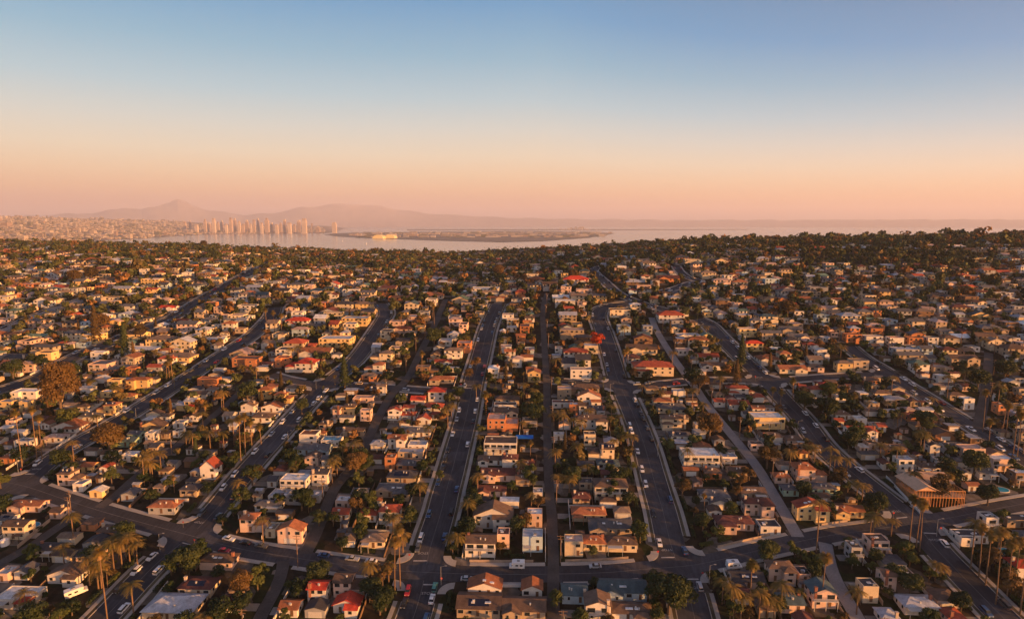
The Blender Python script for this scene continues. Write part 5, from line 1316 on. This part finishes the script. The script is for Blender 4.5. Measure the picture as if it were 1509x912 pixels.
# dashed centre line scuffs are faint: thin sealed seam down each near street
# garden walls and fences along lot edges
WALLI = []
def gwall(x0, y0, x1, y1, ht, mk):
    n = max(2, int(math.hypot(x1 - x0, y1 - y0) / 3)); mb = MB(); dx, dy = x1 - x0, y1 - y0; L = math.hypot(dx, dy); nx, ny = -dy / L * .1, dx / L * .1
    for i in range(n):
        a = (x0 + dx * i / n, y0 + dy * i / n); b_ = (x0 + dx * (i + 1) / n, y0 + dy * (i + 1) / n); za, zb_ = H(*a), H(*b_)
        pa = [(a[0] + nx, a[1] + ny), (a[0] - nx, a[1] - ny)]; pb = [(b_[0] + nx, b_[1] + ny), (b_[0] - nx, b_[1] - ny)]
        mb.face([(*pa[1], za - .5), (*pb[1], zb_ - .5), (*pb[1], zb_ + ht), (*pa[1], za + ht)]); mb.face([(*pb[0], zb_ - .5), (*pa[0], za - .5), (*pa[0], za + ht), (*pb[0], zb_ + ht)])
        mb.face([(*pa[0], za + ht), (*pa[1], za + ht), (*pb[1], zb_ + ht), (*pb[0], zb_ + ht)])
    for p, q in (((x0, y0), 1), ((x1, y1), 1)): mb.face([(p[0] + nx, p[1] + ny, H(*p) - .5), (p[0] - nx, p[1] - ny, H(*p) - .5), (p[0] - nx, p[1] - ny, H(*p) + ht), (p[0] + nx, p[1] + ny, H(*p) + ht)])
    nm, mt, ds = {'w': ('garden_wall', M_WALLW, 'low white garden wall'), 't': ('garden_wall', M_WALLT, 'tan block garden wall'), 'f': ('fence', M_FENCE, 'brown board fence')}[mk]
    o = obj(nm, mb.mesh(nm, [mt])); WALLI.append((o, (x0 + x1) / 2, (y0 + y1) / 2, ds, nm))
def wall_ok(x0, y0, x1, y1):
    for t in np.linspace(0, 1, 7):
        x, y = x0 + (x1 - x0) * t, y0 + (y1 - y0) * t
        if ghit([x - .15, x + .15, y - .15, y + .15], 0) or road_clear(x, y) < .8: return False
    return True
for h in IND:
    if len(WALLI) > 255: break
    x0, x1, y0, y1 = h['r']
    if y0 > 380: continue
    for s in (-1, 1):
        X = x0 - 1.1 if s < 0 else x1 + 1.1
        for (ya, yb_) in ((y0 - 5, y1 + 6), (y0 - 1, y1 + 2)):
            if wall_ok(X, ya, X, yb_):
                if random.random() < .55: gwall(X, ya, X, yb_, random.uniform(1.1, 1.8), random.choice('wwtff'))
                break
    if random.random() < .5 and wall_ok(x0 - 1, y1 + 2.2, x1 + 1, y1 + 2.2): gwall(x0 - 1, y1 + 2.2, x1 + 1, y1 + 2.2, random.uniform(1.1, 1.8), random.choice('wwttf'))
# retaining walls along the far side of the near cross street
for (xa, xb, mk) in ((640, 795, 't'), (828, 950, 't'), (1048, 1160, 't'), (1185, 1290, 't'), (712, 800, 'w')):
    P = ROADS['C1']['P']
    ga, gb = unproj(xa, 838 if xa < 1040 else 815), unproj(xb, 838 if xb < 1040 else 790)
    side = 1 if mk == 't' else -1
    pts_ = [p for p in P if ga[0] < p[0] < gb[0]]
    pts_ = pts_[::3]
    for k, (p, q) in enumerate(zip(pts_[:-1], pts_[1:])):
        off = side * (ROADS['C1']['w'] / 2 + 2.1)
        if road_clear(p[0], p[1] + off) > .5 and road_clear(q[0], q[1] + off) > .5: gwall(p[0], p[1] + off, q[0], q[1] + off, 1.0, mk)
for nm in ('garden_wall', 'fence'):
    rank_labels([w[:4] for w in WALLI if w[4] == nm], '', nm.split('_')[-1], nm.replace('_', ' '), {'garden_wall': 'garden walls between the lots', 'fence': 'board fences between the lots'}[nm])
print('walls', len(WALLI))
# driveways and lawns as ground sheets
def sheet(x0, x1, y0, y1, lift, name, m):
    nx = 2; ny = 3; mb = MB()
    for j in range(ny + 1):
        for i in range(nx + 1):
            x, y = x0 + (x1 - x0) * i / nx, y0 + (y1 - y0) * j / ny; mb.v.append((x, y, H(x, y) + lift))
    for j in range(ny):
        for i in range(nx):
            k = j * (nx + 1) + i; mb.f.append((k, k + 1, k + nx + 2, k + nx + 1)); mb.m.append(0); mb.c.append(None)
    o = obj(name, mb.mesh(name, [m])); o['kind'] = 'structure'
kk = 0
for h in IND:
    x0, x1, y0, y1 = h['r']; cx, cy = (x0 + x1) / 2, (y0 + y1) / 2
    if cy > 470: continue
    k, side, i = road_near(cx, cy)
    sx0, sx1, sy0, sy1 = SEG[i][:4][[0, 2, 1, 3]]
    mx = (SEG[i][0] + SEG[i][2]) / 2; kk += 1
    if k.startswith('C') : continue
    gap0, gap1 = ((x1 + .1, mx - SEG[i][4] - .3) if mx > cx else (mx + SEG[i][4] + .3, x0 - .1))
    if 2 < gap1 - gap0 < 18 and road_clear(cx, cy) < 16:
        q = [gap0, gap1, cy - 1.8, cy + 1.6]
        if not ghit(q, 0): sheet(*q, .022 + (kk % 9) * .0015, 'driveway', M_DRIVE)
        q = [gap0 + .3, gap1 - 2.9 if mx > cx else gap1, y0, cy - 2.2]
        if mx < cx: q[0] = gap0 + 3.0
        if q[1] - q[0] > 2 and q[3] - q[2] > 1.5 and random.random() < .6 and not ghit(q, 0): sheet(*q, .02, 'lawn', M_LAWN)
# blue tarp over a frame beside the central alley
g = unproj(773, 650); root = bpy.data.objects.new('tarp_shelter', None); C.objects.link(root); root.location = (g[0], g[1], H(*g))
m = MB(); roof_planes(m, 'g', -4.4, 4.4, -2.4, 2.4, 2.3, .4, .1); obj('tarp', m.mesh('tarp', [M_TARP]), root)
for sx in (-3.4, 3.4):
    for sy in (-1.4, 1.4):
        m = MB(); m.tube((sx, sy, -.6), (sx, sy, 2.1), .05, .05, 6); obj('post', m.mesh('post', [M_METAL]), root)
tagp(root, 'bright blue tarp stretched over a yard shelter beside the dark central alley', 'tarp')
# round white tank, small pools
g = unproj(8, 802); root = bpy.data.objects.new('water_tank', None); C.objects.link(root); root.location = (g[0], g[1], H(*g))
m = MB(); m.tube((0, 0, -.4), (0, 0, 2.2), 1.6, 1.6, 20); m.tube((0, 0, 2.2), (0, 0, 2.8), 1.6, .3, 20); obj('tank', m.mesh('tank', [CM['w']]), root)
tagp(root, 'round white water tank in the yard at the lower left edge', 'tank')
for px, py, ds in ((1481, 813, 'oval blue backyard pool behind the charcoal-roofed white house'), (1476, 722, 'dark rectangular pool in a concrete terrace at the right'), (48, 774, 'round grey spa beside the cream house at lower left')):
    g = unproj(px, py); root = bpy.data.objects.new('swimming_pool', None); C.objects.link(root); root.rotation_mode = 'QUATERNION'; root.rotation_quaternion = slope_rot(g[0], g[1], PI / 2).to_quaternion(); root.location = (g[0], g[1], H(*g))
    m = MB(); m.tube((0, 0, .0), (0, 0, .35), 3.0, 3.0, 28); o = obj('pool_rim', m.mesh('pool_rim', [M_WALLW]), root); o.scale = (1.1, .7, 1)
    m = MB(); m.tube((0, 0, .30), (0, 0, .38), 2.7, 2.7, 28); o = obj('water', m.mesh('water', [M_POOL]), root); o.scale = (1.1, .7, 1)
    tagp(root, ds, 'pool')

# ------------------------------------------------------------------ far country: bay, land, city, mountains
def plane_pt(px, py, z=0.0):
    d = ray(px, py); t = (z - CAMZ) / d[2]; return d[0] * t, d[1] * t
S_ = 46000
m, nt, b = nt_new('bay_water'); b.inputs['Base Color'].default_value = (.15, .16, .165, 1); b.inputs['Roughness'].default_value = .14; N = nt.nodes; L = nt.links
tc = N.new('ShaderNodeTexCoord'); n = N.new('ShaderNodeTexNoise'); n.inputs['Scale'].default_value = .02; n.inputs['Detail'].default_value = 6; L.new(tc.outputs['Object'], n.inputs['Vector'])
bp = N.new('ShaderNodeBump'); bp.inputs['Strength'].default_value = .12; bp.inputs['Distance'].default_value = 1.0; L.new(n.outputs[0], bp.inputs['Height']); L.new(bp.outputs[0], b.inputs['Normal'])
mb = MB(); mb.face([(-S_, -S_, 0), (S_, -S_, 0), (S_, S_, 0), (-S_, S_, 0)]); o = obj('sea_water', mb.mesh('sea_water', [m])); o['kind'] = 'structure'
M_FLAND = mat('far_land', (.16, .13, .10), .95, .3, .0006, .004, .3, rnd=0)
def land(name, pix, z=2.0, thick=4):
    P = [plane_pt(*p, z) for p in pix]; mb = MB(); mb.face([(x, y, z) for x, y in P][::-1]); 
    o = obj(name, mb.mesh(name, [M_FLAND])); o['kind'] = 'structure'; return P
land('naval_land', [(478,345.5),(500,343.5),(560,342.5),(640,341.5),(760,340.5),(880,341.5),(905,344),(870,350),(800,355),(740,356.5),(640,354),(560,351),(500,348.5)], 3.0)
land('far_spit', [(600,337.8),(1100,337.8),(1105,338.6),(880,339.6),(600,339.6)], 3.0)
# left mesa with the city on it
def mesa_h(X, Y):
    px = 795 + F * X / Y      # approximate bearing
    D = np.hypot(X, Y)
    edge = np.interp(px, [-400, 0, 200, 290, 310, 480, 520], [5600, 6200, 8600, 11200, 11500, 12000, 30000])
    return np.clip((D - edge) / 8000, -1, 1.0) ** 1 * np.interp(px, [-400, 0, 250, 330, 480, 520], [300, 290, 240, 150, 90, 0]) + np.where(D > edge, 3, -5)
xs = np.linspace(-26000, 1500, 120); ys = np.linspace(4200, 24000, 120); X, Y = np.meshgrid(xs, ys); Z = np.maximum(mesa_h(X, Y), -4)
idx = np.arange(X.size).reshape(X.shape); Fc = np.stack([idx[:-1, :-1], idx[:-1, 1:], idx[1:, 1:], idx[1:, :-1]], -1).reshape(-1, 4)
me = bpy.data.meshes.new('city_mesa'); me.from_pydata(np.c_[X.ravel(), Y.ravel(), Z.ravel()].tolist(), [], Fc.tolist()); me.materials.append(M_FLAND)
o = obj('mesa_terrain', me); o['kind'] = 'structure'
mb = MB(); pal = [(.27, .24, .23), (.20, .175, .165), (.36, .33, .32), (.25, .19, .16), (.12, .11, .08), (.10, .10, .07), (.35, .3, .26)]
n = 0
while n < 9000:
    px = random.uniform(-60, 478); D = random.uniform(6500, 17500) if random.random() < .8 else random.uniform(10500, 13500)
    d = ray(px, 340); x, y = d[0] * D, d[1] * D; z = float(mesa_h(x, y))
    if z < 2: n += .2; continue
    s = random.uniform(6, 26) * (1 + (random.random() < .06)); hh = random.uniform(5, 15) if random.random() < .97 else random.uniform(25, 60)
    mb.box(x - s, x + s, y - s, y + s, z - 5, z + hh, 0, random.choice(pal), skip='b'); n += 1
for _ in range(260):
    px = random.uniform(520, 900); py = random.uniform(342.5, 350); x, y = plane_pt(px, py, 3); s = random.uniform(12, 55)
    mb.box(x - s * 1.5, x + s * 1.5, y - s, y + s, 2, random.uniform(10, 28), 0, random.choice(pal), skip='b')
for _ in range(60):
    px = random.gauss(850, 22); x, y = plane_pt(px, 338.8, 3); s = 25
    mb.box(x - s, x + s, y - s, y + s, 2, random.uniform(20, 90 if abs(px - 850) < 14 else 30), 0, random.choice(pal), skip='b')
o = obj('distant_city', mb.mesh('distant_city', [M_FARH])); tagp(o, 'hazy low city blocks spread over the mesa and the naval base across the bay', 'city', None, 'stuff')
# downtown towers
TW = [(273, 5, 327), (281, 4, 325), (290, 6, 331), (303, 5, 323), (309, 6, 328), (316, 6, 321.5), (322, 4, 327), (327.5, 5, 325), (334, 5, 330), (341, 6, 320.5), (347, 5, 321.5), (353, 5, 325.5), (359, 6, 330), (364.5, 6, 324), (370, 4, 329), (375, 5, 323.5), (381, 4.5, 321.5), (386, 5, 328), (394, 8, 321), (401, 5, 328), (408, 6, 331), (414, 5, 328), (420, 5, 323), (427, 7, 328), (434, 5, 331), (441, 7, 324), (449, 9, 321.5), (460, 3.5, 329), (469, 8, 334), (493, 9, 327.5)]
M_TW = [mat('tower_stone_%d' % i, c, .5, .08, .01, .05, .1, rnd=.1) for i, c in enumerate([(.40, .32, .27), (.30, .23, .2), (.5, .42, .36)])]
for i, (px, w, ty) in enumerate(TW):
    D = 12000 + 300 * math.sin(i * 2.1); d = ray(px, 340); x, y = d[0] * D, d[1] * D; hw = w / F * D * .32
    top = CAMZ + (330 - ty) / F * D * .84; mb = MB(); rr = random.Random(i)
    mb.box(-hw, hw, -hw * .8, hw * .8, -3, top * .86, 0); 
    obj_root = bpy.data.objects.new('skyscraper', None); C.objects.link(obj_root); obj_root.location = (x, y, 2)
    obj('shaft', mb.mesh('shaft', [M_TW[i % 3]]), obj_root)
    m2 = MB(); st_ = rr.uniform(.5, .95); m2.box(-hw * st_, hw * st_, -hw * .8 * st_, hw * .8 * st_, top * .86, top)
    if i % 4 == 0: m2.tube((0, 0, top), (0, 0, top + 22), 3, .5, 6)
    obj('crown_block', m2.mesh('crown_block', [M_TW[(i + 1) % 3]]), obj_root)
    tagp(obj_root, '%s hazy downtown tower, %s from the left of the skyline across the bay' % ('tall' if ty < 325 else 'mid-height' if ty < 329 else 'low', ordn(i + 1)), 'skyscraper', 'downtown towers')
# hangars with arched roofs on the naval land
for px, py, ds in ((559, 351.5, 'left of two large arched hangars coloured sunlit yellow on the naval base'), (576, 351, 'right of two large arched hangars coloured sunlit yellow on the naval base')):
    x, y = plane_pt(px, py, 3); R = 62; m = MB(); N_ = 12; L_ = 75
    for k in range(N_):
        a0, a1 = PI * k / N_, PI * (k + 1) / N_
        m.face([(R * math.cos(a0), -L_, R * .7 * math.sin(a0)), (R * math.cos(a0), L_, R * .7 * math.sin(a0)), (R * math.cos(a1), L_, R * .7 * math.sin(a1)), (R * math.cos(a1), -L_, R * .7 * math.sin(a1))])
    m.face([(R * math.cos(PI * k / N_), -L_, R * .7 * math.sin(PI * k / N_)) for k in range(N_ + 1)])
    root = bpy.data.objects.new('hangar', None); C.objects.link(root); root.location = (x, y, 3)
    obj('arched_shell', m.mesh('arched_shell', [mat('hangar_skin_sunlit', (.75, .62, .30), .6, .05)]), root); tagp(root, ds, 'hangar', 'naval hangars')  # yellow of the low sun is painted into the shell colour
# sailing boats and a ship on the bay
for i, (px, py) in enumerate(((430, 349), (505, 356), (398, 350), (352, 347), (540, 360))):
    x, y = plane_pt(px, py, 0); root = bpy.data.objects.new('sailing_boat', None); C.objects.link(root); root.location = (x, y, .4)
    obj('hull', prof_mesh('hull', [(-9, -.2), (-9, 1.6), (8, 1.6), (11, 1.8), (7, -.2)], 4.5, 5.5, [CM['w']]), root)
    m = MB(); m.face([(0, -6, 2.5), (0, 3, 2.5), (0.05, 3, 20)]); m.face([(.05, 3, 20), (.2, 3, 2.5), (.2, -6, 2.5)]); m.tube((.1, 3, 1), (.1, 3, 21), .2, .1, 6); obj('sail', m.mesh('sail', [CM['w']]), root)
    tagp(root, 'tiny white sailing boat on the bay, %s from the left' % ordn(sorted([430, 505, 398, 352, 540]).index(px) + 1), 'sailing boat', 'boats on the bay')
# mountain ranges: (list of (px, top py)), distance, base depth
M_MTN = mat('mountain_slope', (.20, .18, .19), .95, .25, .0003, .002, .3, rnd=0)
def ridge(name, prof, D, depth, base=-20):
    mb = MB(); pts = []; K_ = 14
    xs = np.arange(prof[0][0], prof[-1][0] + .1, 6.0); ys_ = np.interp(xs, [p[0] for p in prof], [p[1] for p in prof])
    rs = np.random.default_rng(int(D)); ys_ = ys_ + np.convolve(rs.normal(size=len(xs)) * .45, np.ones(3) / 3, 'same')
    rows = []
    for j in range(K_ + 1):
        t = j / K_; row = []
        for px, ty in zip(xs, ys_):
            dd = D - depth / 2 + depth * t; d = ray(px, 330); top = CAMZ + (330 - ty) / F * D * 1.04
            sh = math.sin(PI * t) ** .8; nz = 1 + .10 * math.sin(px * .11 + t * 7) * (1 - abs(2 * t - 1))
            row.append((d[0] * dd, d[1] * dd, base + (top - base) * sh * (nz if t != .5 else 1)))
        rows.append(row)
    for r_ in rows: mb.v.extend(r_)
    n_ = len(xs)
    for j in range(K_):
        for i in range(n_ - 1): k = j * n_ + i; mb.f.append((k, k + 1, k + n_ + 1, k + n_)); mb.m.append(0); mb.c.append(None)
    o = obj(name, mb.mesh(name, [M_MTN])); o['kind'] = 'structure'
ridge('far_mountains', [(-150, 324), (60, 321), (150, 317), (185, 311), (210, 314), (240, 307), (263, 301.5), (285, 307), (310, 314), (360, 319), (410, 316), (440, 310), (480, 306), (518, 303.5), (560, 307), (590, 311), (625, 316), (700, 320), (800, 323), (1000, 325), (1700, 325.5)], 40000, 5000)

# ------------------------------------------------------------------ haze
mh = bpy.data.materials.new('haze_air'); mh.use_nodes = True; nt = mh.node_tree; nt.nodes.remove(nt.nodes['Principled BSDF'])
pv = nt.nodes.new('ShaderNodeVolumePrincipled'); pv.inputs['Density'].default_value = 4.4e-5; pv.inputs['Color'].default_value = (.76, .79, .95, 1); pv.inputs['Anisotropy'].default_value = .1
nt.links.new(pv.outputs[0], nt.nodes['Material Output'].inputs['Volume'])
mb = MB(); B_ = 52000; mb.box(-B_, B_, -B_, B_, -6, 1460); o = obj('haze', mb.mesh('haze', [mh])); o['kind'] = 'stuff'; o['label'] = 'thin evening haze over the whole valley and bay'; o['category'] = 'haze'

# ------------------------------------------------------------------ light
EL, AZ = math.radians(5.4), math.radians(114)
S = Vector((math.sin(AZ) * math.cos(EL), math.cos(AZ) * math.cos(EL), math.sin(EL)))
sd = bpy.data.lights.new('sun', 'SUN'); so = bpy.data.objects.new('sun', sd); C.objects.link(so)
sd.energy = 5.0; sd.angle = math.radians(.53); sd.color = (1.0, .43, .12)
so.rotation_mode = 'QUATERNION'; so.rotation_quaternion = (-S).to_track_quat('-Z', 'Y'); so.location = (0, 0, 1200)
EXPO = 1.75; WS = 1 / 2 ** EXPO
w = bpy.data.worlds.new('World'); sc.world = w; w.use_nodes = True; nt = w.node_tree; N = nt.nodes; L = nt.links
bg = N['Background']
sk = N.new('ShaderNodeTexSky'); sk.sky_type = 'NISHITA'; sk.sun_disc = False; sk.sun_elevation = EL; sk.sun_rotation = AZ; sk.altitude = 170; sk.air_density = 1.0; sk.dust_density = 2.0
tc = N.new('ShaderNodeTexCoord'); sx = N.new('ShaderNodeSeparateXYZ'); L.new(tc.outputs['Generated'], sx.inputs[0])
# evening sky: colour by height above the horizon, warmer to the left, clearer blue to the right
def s2l(c): return tuple(((v / 255 + .055) / 1.055) ** 2.4 if v > 10 else v / 255 / 12.92 for v in c)
rampA = [(-.02, (186, 152, 158)), (.010, (190, 154, 160)), (.028, (214, 163, 146)), (.05, (238, 190, 150)), (.075, (240, 208, 170)), (.105, (232, 218, 192)), (.145, (208, 214, 207)), (.19, (172, 202, 213)), (.25, (128, 180, 206)), (.32, (82, 154, 200)), (.5, (66, 110, 152)), (1.0, (54, 74, 112))]
mr = N.new('ShaderNodeMapRange'); mr.inputs[1].default_value = -.02; mr.inputs[2].default_value = 1.0; mr.inputs[3].default_value = 0; mr.inputs[4].default_value = 1; mxx = N.new('ShaderNodeMath'); mxx.operation = 'MAXIMUM'; mxx.inputs[1].default_value = 0; L.new(sx.outputs['X'], mxx.inputs[0])
mad = N.new('ShaderNodeMath'); mad.operation = 'MULTIPLY_ADD'; mad.inputs[1].default_value = .8; mad.inputs[2].default_value = 1; L.new(mxx.outputs[0], mad.inputs[0])
mul = N.new('ShaderNodeMath'); mul.operation = 'MULTIPLY'; L.new(sx.outputs['Z'], mul.inputs[0]); L.new(mad.outputs[0], mul.inputs[1]); L.new(mul.outputs[0], mr.inputs[0])
cr = N.new('ShaderNodeValToRGB'); el = cr.color_ramp.elements
for i, (p, c) in enumerate(rampA):
    q = (p + .02) / 1.02
    e = el[0] if i == 0 else el[len(el) - 1] if i == len(rampA) - 1 else el.new(q)
    e.position = q; e.color = (*s2l(c), 1)
L.new(mr.outputs[0], cr.inputs[0])
k1 = N.new('ShaderNodeVectorMath'); k1.operation = 'SCALE'; k1.inputs['Scale'].default_value = 1.0; L.new(cr.outputs[0], k1.inputs[0])
k2 = N.new('ShaderNodeVectorMath'); k2.operation = 'SCALE'; k2.inputs['Scale'].default_value = .02; L.new(sk.outputs[0], k2.inputs[0])
ad = N.new('ShaderNodeVectorMath'); ad.operation = 'ADD'; L.new(k1.outputs[0], ad.inputs[0]); L.new(k2.outputs[0], ad.inputs[1])
# the bright western sky around the low sun, behind the viewer's right shoulder
dp = N.new('ShaderNodeVectorMath'); dp.operation = 'DOT_PRODUCT'; dp.inputs[1].default_value = tuple(S); L.new(tc.outputs['Generated'], dp.inputs[0])
cl = N.new('ShaderNodeMath'); cl.operation = 'MAXIMUM'; cl.inputs[1].default_value = 0; L.new(dp.outputs['Value'], cl.inputs[0])
pw_ = N.new('ShaderNodeMath'); pw_.operation = 'POWER'; pw_.inputs[1].default_value = 3.5; L.new(cl.outputs[0], pw_.inputs[0])
gl = N.new('ShaderNodeVectorMath'); gl.operation = 'SCALE'; gl.inputs[0].default_value = (1.5, .95, .6); L.new(pw_.outputs[0], gl.inputs['Scale'])
ad2 = N.new('ShaderNodeVectorMath'); ad2.operation = 'ADD'; L.new(ad.outputs[0], ad2.inputs[0]); L.new(gl.outputs[0], ad2.inputs[1])
L.new(ad2.outputs[0], bg.inputs['Color']); bg.inputs['Strength'].default_value = WS

sc.view_settings.view_transform = 'Standard'; sc.view_settings.look = 'None'; sc.view_settings.gamma = 1; sc.view_settings.exposure = EXPO
sc.render.engine = 'CYCLES'
sc.cycles.max_bounces = 5; sc.cycles.diffuse_bounces = 2; sc.cycles.glossy_bounces = 2; sc.cycles.transmission_bounces = 2; sc.cycles.volume_bounces = 2; sc.cycles.transparent_max_bounces = 4
sc.cycles.use_denoising = True; sc.cycles.sample_clamp_indirect = 4
print('objects', len(bpy.data.objects))
import sys
